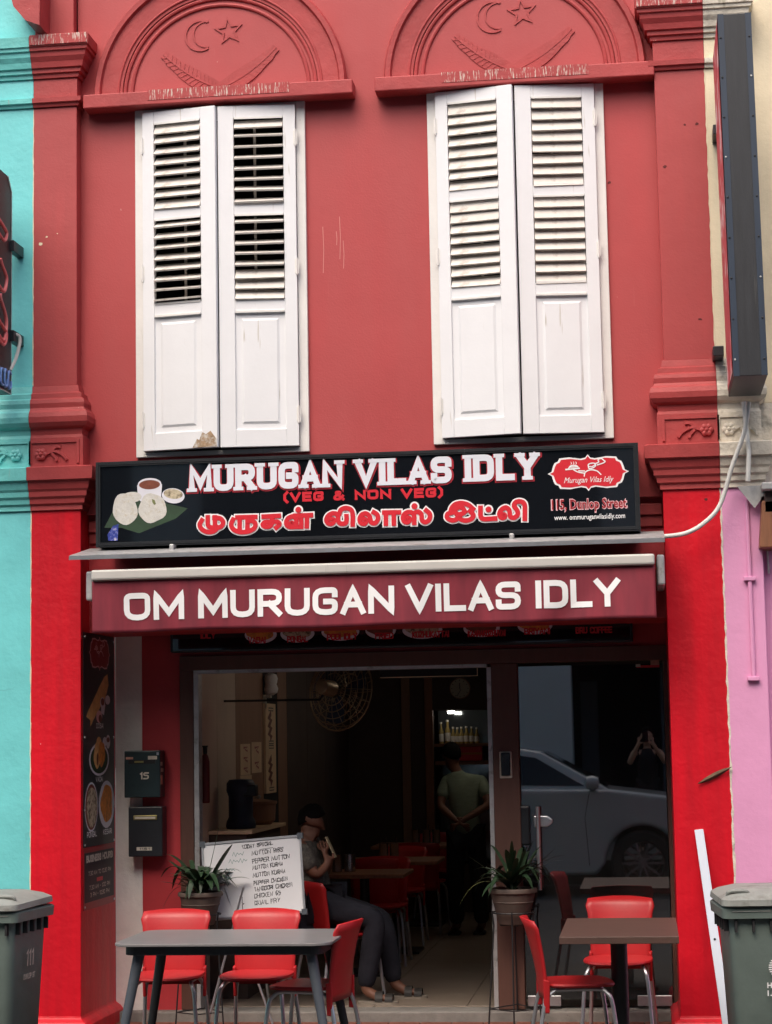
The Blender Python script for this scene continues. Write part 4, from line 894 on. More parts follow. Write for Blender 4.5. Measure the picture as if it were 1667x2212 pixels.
# ================================================================ CHAIRS (one shell, tubular legs)
def make_chair(label, group):
    """local: origin on the floor under the seat centre, faces -Y"""
    t = thing('red_chair', label, 'chair', (0, 0, 0), 0, group)
    nu, nv = 12, 10; mb = MB(); rings = []
    for j in range(nv + 1):
        v = j / nv; z = .37 + .415 * v
        hw_ = .178 + .03 * v ** 2.2 + (.006 if v > .85 else 0)
        if j == nv: hw_ -= .018
        ring = []
        for i in range(nu + 1):
            u = 2 * i / nu - 1
            zz = z + (.012 * (1 - u * u) if v > .9 else 0) - (.03 * v * 0)
            y = .185 + .085 * v ** 1.5 - .05 * u * u * (.35 + .65 * v) + (.012 if j == nv else 0)
            ring.append((u * hw_, y, zz))
        rings.append(ring)
    mb.loops(rings, close=False); mb.build('backrest', 'chair_red', t, local=True, smooth=True, solid=.011, bevel=0)
    for s_ in (-1, 1):   # side spine reaching below the seat
        MB().hexa([(s_ * .168, .155, .30), (s_ * .186, .155, .30), (s_ * .186, .187, .30), (s_ * .168, .187, .30), (s_ * .172, .150, .47), (s_ * .19, .150, .47), (s_ * .19, .186, .48), (s_ * .172, .186, .48)]).build('back_spine', 'chair_red', t, local=True, bevel=.006)
    st = MB(); k = 28; rg = []
    for sc, z in ((.80, .428), (.97, .432), (1.0, .442), (.985, .452), (.90, .452), (.5, .444)):
        ring = []
        for i in range(k):
            a = 2 * math.pi * i / k; cx_, cy_ = math.cos(a), math.sin(a); e = 2 / 3.0
            ring.append((math.copysign(abs(cx_) ** e, cx_) * .205 * sc, -.012 + math.copysign(abs(cy_) ** e, cy_) * .205 * sc, z - (.02 * max(0, -cy_ - .6) * sc)))
        rg.append(ring)
    st.loops(rg); st.build('seat', 'chair_red', t, local=True, smooth=True)
    for s_ in (-1, 1):
        f = smooth_path([(s_ * .15, .12, .418), (s_ * .15, -.10, .418), (s_ * .165, -.155, .40), (s_ * .185, -.185, .33), (s_ * .21, -.22, 0)], 4)
        MB().tube(f, .0115, 8).build('leg', 'steel_leg', t, local=True, smooth=True)
        bk = smooth_path([(s_ * .15, .12, .416), (s_ * .165, .165, .38), (s_ * .18, .19, .30), (s_ * .20, .245, 0)], 4)
        MB().tube(bk, .0115, 8).build('leg', 'steel_leg', t, local=True, smooth=True)
    MB().tube([(-.15, .02, .416), (.15, .02, .416)], .01, 6).build('cross_bar', 'steel_leg', t, local=True)
    return t
chair0 = make_chair('x', 'red chairs')
used = [False]
def put_chair(x, y, z, rz, label, group):
    c = chair0 if not used[0] else copy_tree(chair0); used[0] = True
    c.location = (x, y, z); c.rotation_euler = (0, 0, rz); tag(c, label, 'chair', group); return c
GO, GI = 'red chairs at the pavement tables', 'red chairs inside the shop'
def at_back(xl, xr, yb_, Y): a, b = P(xl, yb_, Y), P(xr, yb_, Y); return (a.x + b.x) / 2
ch1x = at_back(305, 461, 1985, -1.2); ch2x = at_back(490, 652, 1980, -1.2)
put_chair(ch1x, -1.42, ZP, R(2), 'red chair behind the grey table, nearest the white wall strip', GO)
put_chair(ch2x, -1.42, ZP, R(-3), 'red chair behind the grey table, in front of the whiteboard', GO)
p3 = P(668, 2140, -1.95); put_chair(p3.x, -1.88, ZP, R(-101), 'red chair at the right end of the grey table, seen from the side', GO)
p4 = P(1240, 2135, -1.75); put_chair(p4.x, -1.78, ZP, R(99), 'red chair left of the wooden table, facing right', GO)
p5 = P(1332, 1972, -.75); put_chair(p5.x, -.72, ZP, R(-4), 'red chair behind the wooden table by the glass door', GO)

# ================================================================ TABLES ON THE PAVEMENT
ZT = .705
A, B, C_, D_ = PZ(232, 2042, ZT), PZ(716, 2034, ZT), PZ(722, 2006, ZT), PZ(258, 2008, ZT)
A.x += .0; yf, yk = (A.y + B.y) / 2, (C_.y + D_.y) / 2; xa, xb = A.x, max(B.x, C_.x)
T1_ = thing('grey_table', 'grey topped rectangular table with splayed dark legs on the pavement', 'table', ((xa + xb) / 2, (yf + yk) / 2, ZP))
cx, cy, hx_, hy_ = (xa + xb) / 2, (yf + yk) / 2, (xb - xa) / 2, (yk - yf) / 2
def rrect(hx, hy, r_, n=6, cx=cx, cy=cy):
    q = []
    for sx, sy, a0 in ((1, 1, 0), (-1, 1, 90), (-1, -1, 180), (1, -1, 270)):
        for k in range(n + 1):
            a = R(a0 + 90 * k / n); q.append((cx + sx * (hx - r_) + r_ * math.cos(a), cy + sy * (hy - r_) + r_ * math.sin(a)))
    return q
def slab(mb, shape, z0, z1): mb.loops([[(x, y, z0) for x, y in shape], [(x, y, z1) for x, y in shape]])
m_ = MB(); slab(m_, rrect(hx_, hy_, .10), ZT - .016, ZT); m_.build('table_top', 'table_grey', T1_, bevel=.003)
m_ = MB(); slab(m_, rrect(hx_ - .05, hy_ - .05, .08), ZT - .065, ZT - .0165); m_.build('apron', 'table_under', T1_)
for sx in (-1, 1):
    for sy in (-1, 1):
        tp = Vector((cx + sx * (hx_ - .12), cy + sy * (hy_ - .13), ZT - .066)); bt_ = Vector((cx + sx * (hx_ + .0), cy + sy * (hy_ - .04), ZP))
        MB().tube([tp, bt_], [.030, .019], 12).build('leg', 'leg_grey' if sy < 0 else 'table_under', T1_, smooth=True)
A, B, C_, D_ = PZ(1207, 2024, ZT), PZ(1466, 2022, ZT), PZ(1461, 1982, ZT), PZ(1228, 1983, ZT)
xa, xb, yf, yk = A.x, B.x, (A.y + B.y) / 2, (C_.y + D_.y) / 2
T2_ = thing('wooden_table', 'dark wood topped table on a single black column by the right pillar', 'table', ((xa + xb) / 2, (yf + yk) / 2, ZP))
MB().box(xa, xb, yf, yk, ZT - .038, ZT).build('table_top', 'wood_dark', T2_, bevel=.003)
cx2 = P(1338, 2100, (yf + yk) / 2).x; cy2 = (yf + yk) / 2
MB().tube([(cx2, cy2, ZP + .02), (cx2, cy2, ZT - .039)], .046, 16).build('column', 'iron_black', T2_, smooth=True)
MB().box(cx2 - .22, cx2 + .22, cy2 - .22, cy2 + .22, ZP, ZP + .02).build('base_plate', 'iron_black', T2_, bevel=.005)
MB().box(cx2 - .15, cx2 + .15, cy2 - .15, cy2 + .15, ZT - .05, ZT - .0385).build('top_plate', 'iron_black', T2_)

# ================================================================ WHITEBOARD ON AN EASEL
tl_, tr_, br_ = P(437, 1824, -.20), P(648, 1805, -.20), P(658, 1969, -.27)
U = (tr_ - tl_).normalized(); Vv = (tr_ - br_).normalized(); U = (U - Vv * U.dot(Vv)).normalized(); Nn = U.cross(Vv); Nn = -Nn if Nn.y > 0 else Nn
bw, bh = (tr_ - tl_).length, (tr_ - br_).length; BO = br_ - U * bw
WBD = thing('whiteboard', 'tilted whiteboard with the day\'s specials handwritten, behind the pavement chairs', 'whiteboard', tuple(BO + U * bw * .5))
BP = Plane(BO, U, Vv, Nn)
MB().prism([(0, 0), (bw, 0), (bw, bh), (0, bh)], BP, -.015, 0).build('board', 'board_white', WBD)
fr = MB()
for q in ([(0, 0), (bw, 0)], [(bw, 0), (bw, bh)], [(bw, bh), (0, bh)], [(0, bh), (0, 0)]): fr.ribbon(BP, q, .014, .0004, False, .006)
fr.build('frame', 'alu', WBD)
cn = MB()
for u, v in ((bw, 0), (bw, bh), (0, 0), (0, bh)): cn.prism([(u - .018, v - .018), (u + .018, v - .018), (u + .018, v + .018), (u - .018, v + .018)], BP, -.016, .009)
cn.build('corner_cap', 'leg_grey', WBD)
MB().prism([(bw * .30, -.012), (bw * .72, -.012), (bw * .72, .03), (bw * .30, .03)], BP, .0075, .03).build('pen_tray', 'alu', WBD)
hw2 = MB(); L_ = [('TODAY SPECIAL', .40, .72, .885), ('MUTTON RIBS', .50, .82, .79), ('PEPPER MUTTON', .50, .88, .695), ('MUTTON KURMA', .50, .81, .60), ('MUTTON KURMA', .50, .83, .50), ('PEPPER CHICKEN', .50, .85, .405), ('TANDOORI CHICKEN', .50, .89, .315), ('CHICKEN 65', .50, .77, .225), ('QUAIL FRY', .50, .76, .135)]
for s_, ua, ub, v in L_: write(hw2, BP, s_, bw * ua, bw * ub, bh * v + random.uniform(-.003, .003), random.uniform(.023, .029), .0036, .0006, gap=1.9, jit=.0030, slope=.05)
hw2.ribbon(BP, [(bw * .58, bh * .865), (bw * .72, bh * .875)], .003, .0006); hw2.ribbon(BP, [(bw * .355, bh * .27), (bw * .38, bh * .26), (bw * .375, bh * .18), (bw * .395, bh * .17), (bw * .375, bh * .16), (bw * .38, bh * .06)], .004, .0007)
hw2.build('handwriting', 'ink', WBD)
for ua, ub, v in ((.30, .42, .81), (.26, .45, .72), (.22, .32, .61), (.16, .28, .51), (.2, .27, .43)):      # half wiped, unreadable
    hg2 = MB(); n_ = int((ub - ua) * 60); hg2.ribbon(BP, [(bw * (ua + (ub - ua) * k / n_), bh * v + .018 * (k % 2) + .006 * math.sin(k * 2.1)) for k in range(n_ + 1)], .0028, .0006); hg2.build('faded_handwriting', 'ink_green', WBD)
EA = thing('easel', 'thin metal folding easel holding the whiteboard', 'easel', (BO.x + .25, -.2, ZP))
bc = BO + U * bw * .5 - Nn * .03
MB().tube([bc + Vector((-.08, .0, .18)), Vector((bc.x - .30, -.36, ZP))], .008, 8).build('leg', 'alu', EA); MB().tube([bc + Vector((-.2, .0, .18)), Vector((bc.x + .12, -.33, ZP))], .008, 8).build('leg', 'alu', EA)
MB().tube([bc + Vector((.0, .03, .10)), Vector((bc.x, .16, ZF))], .008, 8).build('leg', 'alu', EA)
MB().tube([BO - Nn * .022 + U * .05, BO - Nn * .022 + U * (bw - .05)], .008, 8).build('rest_bar', 'alu', EA)

# ================================================================ POTTED PLANTS ON IRON STANDS
def strap_leaf(parent, root, az, length, rise, droop, wd, m_, rr):
    n = 9; L_, R_ = [], []; d = Vector((math.cos(az), math.sin(az), 0)); sd = Vector((-d.y, d.x, 0)); mid = []
    for k in range(n + 1):
        t = k / n; p = Vector(root) + d * (length * (t * (1 - .15 * t))) + Vector((0, 0, rise * t - droop * t ** 2.4))
        w_ = wd * (.35 + 1.3 * t) * (1 - t) ** .65 if t > .0 else wd * .3
        w_ = max(w_, .0015); mid.append(p + Vector((0, 0, -.22 * w_))); L_.append(p + sd * w_); R_.append(p - sd * w_)
    mb = MB(); mb.loops([[tuple(L_[k]), tuple(mid[k]), tuple(R_[k])] for k in range(n + 1)], close=False)
    return mb.build('leaf', m_, parent, smooth=True)
def pot_plant(label, cx, cy, zr, rr, leaves, seed):
    t = thing('potted_plant', label, 'potted plant', (cx, cy, zr - .2)); rnd = random.Random(seed)
    h = rr * 1.45; c = (cx, cy, zr - h)
    MB().lathe([(rr * .58, 0), (rr * .62, .01), (rr * .80, h * .55), (rr * .84, h * .60), (rr * .86, h * .62), (rr * .84, h * .64), (rr * .90, h * .80), (rr * .905, h * .82), (rr * .9, h * .84), (rr * .93, h * .87), (rr, h * .88), (rr * 1.01, h * .97), (rr * .98, h), (rr * .88, h), (rr * .86, h * .9)], c, 28, False).build('pot', 'pot_brown', t, smooth=True)
    MB().lathe([(.001, 0), (rr * .87, 0)], (cx, cy, zr - h * .10), 24, False).build('soil', 'soil', t)
    for k in range(3): MB().tube([(cx + rnd.uniform(-.03, .03), cy + rnd.uniform(-.03, .03), zr - h * .1), (cx + rnd.uniform(-.05, .05), cy, zr + .05), (cx + rnd.uniform(-.06, .06), cy, zr + .12)], [.012, .009, .006], 6).build('stem', 'leaf_pale', t)
    for k in range(leaves):
        az = rnd.uniform(0, 2 * math.pi); ln = rnd.uniform(.16, .36); ri = rnd.uniform(.10, .38)
        strap_leaf(t, (cx + rnd.uniform(-.03, .03), cy + rnd.uniform(-.03, .03), zr - h * .08 + rnd.uniform(0, .06)), az, ln, ri, ri * rnd.uniform(.2, 1.2), rnd.uniform(.020, .036), 'leaf_dark', rnd)
    return t
def stand(label, cx, cy, zr, rr, zf):
    t = thing('plant_stand', label, 'plant stand', (cx, cy, zf)); h = rr * 1.45; rz = rr * .86; zq = zr - h * .62
    MB().tube([(cx + (rz + .004) * math.cos(R(a)), cy + (rz + .004) * math.sin(R(a)), zq - .012) for a in range(0, 361, 15)], .005, 6).build('ring', 'iron_black', t)
    z2 = zf + .10; leg = []
    for a in (200, 270, 340, 90):
        top = (cx + rz * 1.06 * math.cos(R(a)), cy + rz * 1.06 * math.sin(R(a)), zq); foot = (cx + rr * 1.15 * math.cos(R(a)), cy + rr * 1.15 * math.sin(R(a)), zf + .002); mid_ = (cx + rr * .84 * math.cos(R(a)), cy + rr * .84 * math.sin(R(a)), zr - h * 1.02)
        MB().tube([top, mid_, foot], .0055, 6).build('leg', 'iron_black', t); k = (zf + .10 - mid_[2]) / (foot[2] - mid_[2]); leg.append(tuple(mid_[i] + (foot[i] - mid_[i]) * k for i in range(3)))
    for i in range(4): MB().tube([leg[i], leg[(i + 1) % 4]], .004, 6).build('brace', 'iron_black', t)
    for i in range(2): MB().tube([(cx + rz * .68 * math.cos(R(200 + 90 * i)), cy + rz * .68 * math.sin(R(200 + 90 * i)), zr - h - .006), (cx - rz * .68 * math.cos(R(200 + 90 * i)), cy - rz * .68 * math.sin(R(200 + 90 * i)), zr - h - .006)], .005, 6).build('pot_rest', 'iron_black', t)
pa = P(433, 1926, -.38); pot_plant('strap leaved plant in a brown pot left of the whiteboard', pa.x, -.38, pa.z, .142, 52, 3); stand('thin black iron plant stand left of the whiteboard', pa.x, -.38, pa.z, .142, ZP)
pb = P(1107, 1918, -.24); t_ = pot_plant('strap leaved plant in a brown pot in front of the middle door post', pb.x, -.24, pb.z, .152, 44, 11); stand('thin black iron plant stand in front of the middle door post', pb.x, -.24, pb.z, .152, ZP)
lp = kids(bpy.data.objects['potted_plant'], 'pot')[0].parent
strap_leaf(lp, (pa.x + .02, -.40, pa.z), R(-5), .30, .34, .22, .020, 'leaf_dark', None); strap_leaf(lp, (pa.x, -.38, pa.z), R(185), .30, .20, .34, .018, 'leaf_dark', None); strap_leaf(lp, (pa.x + .02, -.37, pa.z), R(20), .12, .44, .02, .022, 'leaf_dark', None)
strap_leaf(t_, (pb.x - .03, -.26, pb.z), R(190), .36, .20, .30, .014, 'leaf_pale', None); strap_leaf(t_, (pb.x, -.26, pb.z), R(10), .24, .28, .18, .014, 'leaf_dark', None); strap_leaf(t_, (pb.x, -.29, pb.z), R(120), .14, .26, .10, .022, 'leaf_dark', None)

# ================================================================ WHEELIE BINS
def make_bin(name, label, group):
    t = thing(name, label, 'bin', (0, 0, 0), 0, group)
    hw_, hd_, H_ = .235, .27, .90       # half width and depth at the rim
    def rr_(hx, hy, r_, z): return [(x, y, z) for x, y in rrect(hx, hy, r_, 4, 0, 0)]
    m = MB(); m.loops([rr_(.175, .20, .05, .05), rr_(.18, .205, .05, .06), rr_(hw_ - .022, hd_ - .02, .05, H_ - .07), rr_(hw_ - .018, hd_ - .016, .05, H_ - .04)]); m.build('body', 'bin_green', t, local=True, smooth=True)
    m = MB(); m.loops([rr_(hw_ - .012, hd_ - .012, .04, H_ - .085), rr_(hw_ + .012, hd_ + .012, .04, H_ - .08), rr_(hw_ + .016, hd_ + .016, .04, H_ - .03), rr_(hw_ + .006, hd_ + .006, .04, H_ - .02)]); m.build('rim', 'bin_green', t, local=True, smooth=True)
    m = MB(); m.box(-.2, .2, -hd_ - .0185, -hd_ - .0125, H_ - .045, H_ - .04); m.build('rim_rib', 'bin_lid', t, local=True)
    for k in range(-2, 3):
        MB().box(k * .09 - .006, k * .09 + .006, -hd_ + .0, -hd_ + .03, H_ - .15, H_ - .086).build('gusset', 'rubber', t, local=True)
        for s_ in (-1, 1): MB().box(s_ * (hw_ - .012) - .012, s_ * (hw_ - .012) + .012, k * .1 - .006, k * .1 + .006, H_ - .15, H_ - .086).build('gusset', 'rubber', t, local=True)
    m = MB(); m.loops([rr_(hw_ + .004, hd_ + .004, .05, H_ - .019), rr_(hw_ + .018, hd_ + .018, .05, H_ - .012), rr_(hw_ + .014, hd_ + .014, .05, H_ + .018), rr_(hw_ - .02, hd_ - .02, .06, H_ + .04), rr_(hw_ - .09, hd_ - .09, .06, H_ + .062), rr_(.05, .05, .02, H_ + .068)])
    lid = m.build('lid', 'bin_lid', t, local=True, smooth=True); lid.location = (0, 0, .004); lid.rotation_euler = (R(1.2), 0, 0)
    for s_ in (-1, 1):
        MB().tube(smooth_path([(s_ * .16 - .05, -.20, H_ + .022), (s_ * .16 - .045, -.215, H_ + .055), (s_ * .16 + .045, -.215, H_ + .055), (s_ * .16 + .05, -.20, H_ + .022)], 4), .011, 8).build('lid_grip', 'bin_lid', lid, local=True, smooth=True)
    MB().tube([(-.16, hd_ + .04, H_ - .03), (.16, hd_ + .04, H_ - .03)], .014, 8).build('handle', 'bin_green', t, local=True); MB().box(-.17, -.13, hd_ - .01, hd_ + .04, H_ - .05, H_ - .01).box(.13, .17, hd_ - .01, hd_ + .04, H_ - .05, H_ - .01).build('handle_arm', 'bin_green', t, local=True)
    for s_ in (-1, 1):
        w_ = MB().lathe([(.02, -.02), (.09, -.022), (.10, -.012), (.10, .012), (.09, .022), (.02, .02)], (s_ * .21, .17, .10), 20, True, Matrix.Rotation(R(90), 3, 'Y')).build('wheel', 'rubber', t, local=True, smooth=True)
    MB().box(-.16, .16, -.19, .10, 0, .055).build('foot', 'bin_green', t, local=True, bevel=.01)
    return t
GB = 'wheelie bins on the pavement'
b1 = make_bin('wheelie_bin', 'dusty green wheelie bin at the left edge, numbered 111', GB)
b2 = copy_tree(b1); b2['label'] = 'dusty green wheelie bin at the right edge with a striped globe emblem'
cor = PZ(36, 1990, ZP + .83); b1.rotation_euler = (0, 0, R(-5))
off = Euler((0, 0, R(-5))).to_matrix() @ Vector((.25, -.285, 0)); b1.location = (cor.x - off.x, cor.y - off.y, ZP)
cor = PZ(1560, 1968, ZP + .86); b2.rotation_euler = (0, 0, R(5)); off = Euler((0, 0, R(5))).to_matrix() @ Vector((-.25, -.285, 0)); b2.location = (cor.x - off.x, cor.y - off.y, ZP)
# print on the bins: side face of the left one, front of the right one
th = math.atan2(.038, .78)
SP = Plane((.222, 0, .55), (0, 1, 0), (math.sin(th), 0, math.cos(th)), (math.cos(th), 0, -math.sin(th)))
pr = MB(); write(pr, SP, '111', -.10, .0, .02, .09, .012, .006); write(pr, SP, 'DUNLOP ST', -.13, .03, -.05, .03, .006, .006); pr.build('bin_number', 'sticker', b1, local=True)
FPn = Plane((0, -.246, .50), (1, 0, 0), (0, -math.sin(th), math.cos(th)), (0, -math.cos(th), -math.sin(th)))
ge = MB()
for k in range(9):
    v = -.045 + k * .0112; hw_ = math.sqrt(max(.0001, .05 ** 2 - v * v)); ge.ribbon(FPn, [(-hw_ + .03, v + .07), (hw_ + .03, v + .07)], .006, .007)
for s_, ua, ub, v in (('Hot', -.03, .03, -.035), ('1.80', -.03, .035, -.075), ('En', -.005, .035, -.14), ('e', -.005, .012, -.18)): font_text(FPn, s_, ua, ub, v, .028, 'emblem_lettering', 'white_print', b2, .007, .03)
ge.build('globe_emblem', 'white_print', b2, local=True)

# ================================================================ PLANK, LEAF
tp, bt_ = P(1509, 1792, -.86), P(1569, 2206, -1.10)
pk = thing('white_plank', 'long thin white plank leaning against the right red pillar', 'plank', (bt_.x, bt_.y, ZP))
dz = (tp - bt_).normalized(); bt2 = bt_ - dz * ((bt_.z - ZP - .01) / dz.z)
sdv = Vector((1, 0, 0)); sdv = (sdv - dz * sdv.dot(dz)).normalized(); nv = dz.cross(sdv)
def pkpt(b_, s_, n_): return b_ + sdv * s_ + nv * n_
MB().hexa([pkpt(bt2, -.026, -.009), pkpt(bt2, .026, -.009), pkpt(bt2, .026, .009), pkpt(bt2, -.026, .009), pkpt(tp, -.026, -.009), pkpt(tp, .026, -.009), pkpt(tp, .026, .009), pkpt(tp, -.026, .009)]).build('board', 'plank_white', pk, bevel=.002)
hp = bt_ + (tp - bt_) * .42; sgn = -1 if nv.y > 0 else 1
MB().lathe([(.001, 0), (.007, 0), (.007, .0015), (.001, .0015)], hp + nv * (.0095 * sgn) + Vector((0, -.002, 0)), 12, True, Matrix.Rotation(R(90), 3, 'X')).build('screw_hole', 'iron_black', pk)
lfc = P(1545, 1672, -.852); lf_ = MB(); Lp = Plane((lfc.x, -.842, lfc.z)); up_, dn_ = [], []
for k in range(11):
    t = k / 10; x = -.105 + .20 * t; z = -.055 + .095 * t; w_ = .017 * math.sin(math.pi * t) ** .8 + .001
    up_.append(Lp.pt(x, z + w_, .006 + .012 * t)); dn_.append(Lp.pt(x, z - w_, .004))
lf_.loops([[tuple(a), tuple((a + b) / 2 + Vector((0, -.008, 0))), tuple(b)] for a, b in zip(up_, dn_)], close=False)
tag(lf_.build('dry_leaf', 'dry_leaf', smooth=True, solid=.002), 'small dry brown leaf against the right red pillar', 'leaf')
# ================================================================ INSIDE THE SHOP
XW = -2.95
iw = lambda nm, m_, *b: MB().box(*b).build(nm, m_, H)
iw('inner_side_wall', 'room_dark', XW - .12, XW - .012, .121, 8.2, ZF - .1, 2.62)
for y0_, y1_, m_ in ((.125, .76, 'room_beige'), (.766, 1.40, 'room_beige'), (1.406, 2.455, 'room_brown'), (2.46, 3.08, 'room_black'), (3.085, 3.5, 'room_brown'), (3.51, 4.5, 'room_dark'), (4.51, 5.5, 'room_dark'), (5.51, 6.99, 'room_dark')):
    iw('wall_panel', m_, XW - .011, XW, y0_, y1_, ZF, 2.6)
iw('inner_right_wall', 'room_dark', .5, .6, .121, 8.2, ZF - .1, 2.62)
iw('inner_back_wall', 'room_dark', XW, .5, 8.1, 8.2, ZF - .1, 2.62)
iw('shop_ceiling', 'room_dark', XW - .12, .6, .121, 8.2, 2.62, 2.72)
YB = 7.0
# partition at the back with a hatch showing shelf and bottles
hx0, hx1 = P(936, 1600, YB).x, P(1062, 1600, YB).x; hz0, hz1 = P(990, 1800, YB).z, P(990, 1533, YB).z
pm_ = MB(); pm_.box(XW, hx0, YB, YB + .08, ZF, 2.62).box(hx1, .5, YB, YB + .08, ZF, 2.62).box(hx0, hx1, YB, YB + .08, hz1, 2.62).box(hx0, hx1, YB, YB + .08, ZF, hz0 - .3)
pm_.build('partition', 'room_dark', H)
for xa, xb, m_ in ((868, 886, 'room_brown'), (918, 935, 'wood_brown')):
    a, b = P(xa, 1600, YB - .03), P(xb, 1600, YB - .03); iw('partition_post', m_, a.x, b.x, YB - .04, YB - .002, ZF, 2.6)
MB().box(hx0, hx1, YB + .5, YB + .52, hz0 - .3, hz1).build('mirror', 'mirror_glass', H)
shz = P(990, 1606, YB + .2).z
MB().box(hx0 - .02, hx1 + .02, YB + .05, YB + .499, shz - .03, shz).build('shelf', 'wood_brown', H)
mat('added_lamp_tube', (.9, .9, .9), .5, emit=(1, .86, .72, 10))  # glow of the unseen ceiling tubes added for more interior light
SHR = thing('tube_lamp', 'small lit white tube lamp above the bottles at the back', 'lamp', (P(978, 1539, YB + .3).x, YB + .12, hz1 - .05))
lpz = P(978, 1539, YB + .3).z
MB().tube([(SHR.location.x - .035, YB + .12, lpz), (SHR.location.x + .035, YB + .12, lpz)], .012, 8).build('tube', 'lamp_white', SHR); MB().box(SHR.location.x - .045, SHR.location.x + .045, YB + .105, YB + .135, lpz + .012, hz1 + .002).build('holder', 'sticker', SHR)
for k, x_ in enumerate((953, 967, 979, 988, 997, 1008, 1019, 1030)):
    q = P(x_, 1604, YB + .26); hgt = (.20, .22, .15, .145, .15, .155, .15, .14)[k]; r_ = (.026, .028, .024, .025, .026, .026, .025, .024)[k]
    bt = thing('bottle', ('tall dark bottle, leftmost on the back shelf', 'tall pale capped bottle, second from left on the back shelf', 'short bottle, third from left on the back shelf', 'short bottle, fourth from left on the back shelf', 'short bottle, fifth from left on the back shelf', 'short bottle, sixth from left on the back shelf', 'short bottle, second from right on the back shelf', 'short bottle, rightmost on the back shelf')[k], 'bottle', (q.x, q.y, shz), 0, 'bottles on the back shelf')
    MB().lathe([(r_ * .9, 0), (r_, .01), (r_, hgt * .6), (r_ * .45, hgt * .78), (r_ * .4, hgt)], (q.x, q.y, shz), 12).build('body', 'bottle_amber', bt, smooth=True); MB().lathe([(r_ + .001, hgt * .12), (r_ + .001, hgt * .5)], (q.x, q.y, shz), 12, False).build('paper_label', 'bottle_label', bt, smooth=True); MB().lathe([(r_ * .5, hgt), (r_ * .5, hgt + .018)], (q.x, q.y, shz), 10).build('cap', 'sticker', bt)
q = P(1012, 1628, YB - .1)
OB = thing('red_box', 'small red box on the counter below the bottles', 'box', (q.x, YB + .1, q.z - .06)); MB().box(q.x - .11, q.x + .12, YB + .05, YB + .25, q.z - .07, q.z + .07).build('carton', 'print_red', OB, bevel=.006); MB().box(q.x - .11, q.x + .12, YB + .045, YB + .0495, q.z - .01, q.z + .012).build('band', 'orange_bag', OB)
MB().box(hx0 + .002, hx1 - .002, YB + .085, YB + .45, q.z - .11, q.z - .071).build('hatch_counter', 'wood_brown', H)
# clock
q = P(993, 1487, YB - .03); CK = thing('wall_clock', 'round pale wall clock on the dark back wall', 'clock', (q.x, YB - .02, q.z - .1)); rxm = Matrix.Rotation(R(90), 3, 'X')
MB().lathe([(.098, 0), (.106, .012), (.104, .03), (.096, .032)], (q.x, YB - .001, q.z), 32, True, rxm).build('rim', 'room_brown', CK, smooth=True); MB().lathe([(.001, .0325), (.096, .0325)], (q.x, YB - .001, q.z), 32, False, rxm).build('dial', 'clock_face', CK)
ckp = Plane((q.x, YB - .0335, q.z)); mk = MB()
for k in range(12): a = R(30 * k); mk.ribbon(ckp, [(.075 * math.sin(a), .075 * math.cos(a)), (.088 * math.sin(a), .088 * math.cos(a))], .006, .0005)
mk.build('hour_mark', 'ink', CK); MB().ribbon(ckp, [(0, -.01), (0, .055)], .007, .001).build('hour_hand', 'ink', CK); MB().ribbon(ckp, [(.012, -.01), (-.03, -.075)], .005, .0015).build('minute_hand', 'ink', CK)
# air curtain over the entrance
a, b = P(821, 1465, .35), P(1032, 1460, .35); z0_ = (a.z + b.z) / 2
AC = thing('air_curtain', 'flat black air curtain unit hanging just inside the entrance', 'air curtain', ((a.x + b.x) / 2, .4, z0_))
MB().box(a.x, b.x, .35, .55, z0_, z0_ + .085).build('casing', 'room_black', AC, bevel=.006); MB().box(a.x, b.x, .345, .3495, z0_, z0_ + .006).box(b.x - .006, b.x, .345, .3495, z0_ + .006, z0_ + .085).build('trim', 'card_cream', AC)
for xx in (a.x + .1, b.x - .12): MB().box(xx, xx + .02, .44, .46, z0_ + .084, 2.621).build('hanger', 'room_black', AC)
# wall fan
fc = P(732, 1492, .75); FN = thing('wall_fan', 'wall fan with wire cage hanging from the ceiling inside the entrance', 'fan', (fc.x, .75, fc.z))
ax = Vector((.50, .84, -.15)).normalized(); sx_ = ax.cross(Vector((0, 0, 1))).normalized(); sy_ = sx_.cross(ax); FPt = lambda r_, a, d: fc + (sx_ * math.cos(a) + sy_ * math.sin(a)) * r_ * 1.12 + ax * d
cg = MB()
for r_, d in ((.245, .02), (.215, -.028), (.18, -.045), (.14, -.058), (.10, -.066), (.215, .062), (.17, .08), (.12, .092), (.06, .1)): cg.tube([FPt(r_, R(12 * k), d) for k in range(31)], .0035 if r_ < .24 else .006, 5)
for k in range(20):
    a = R(18 * k); cg.tube([FPt(.06, a, -.07), FPt(.15, a, -.055), FPt(.22, a, -.024), FPt(.246, a, .02), FPt(.215, a, .062), FPt(.13, a, .09), FPt(.03, a, .1)], .0022, 4)
cg.build('wire_cage', 'fan_grey', FN)
MB().tube([FPt(0, 0, -.20), FPt(0, 0, -.19), FPt(0, 0, -.08), FPt(0, 0, -.06)], [.03, .052, .058, .045], 16).build('motor', 'fan_grey', FN, smooth=True)
for k in range(3):
    a = R(120 * k + 20); MB().loops([[FPt(.03, a - .3, .02), FPt(.03, a + .3, .03)], [FPt(.12, a - .35, .0), FPt(.12, a + .35, .045)], [FPt(.205, a - .28, .005), FPt(.205, a + .3, .04)]], close=False).build('blade', 'blue_dark', FN, solid=.003)
MB().tube([FPt(0, 0, -.13), FPt(0, 0, -.13) + Vector((-.05, 0, -.08)), Vector((XW + .02, 1.0, fc.z - .05)), Vector((XW, 1.0, fc.z - .05))], .008, 8).build('arm', 'iron_black', FN)
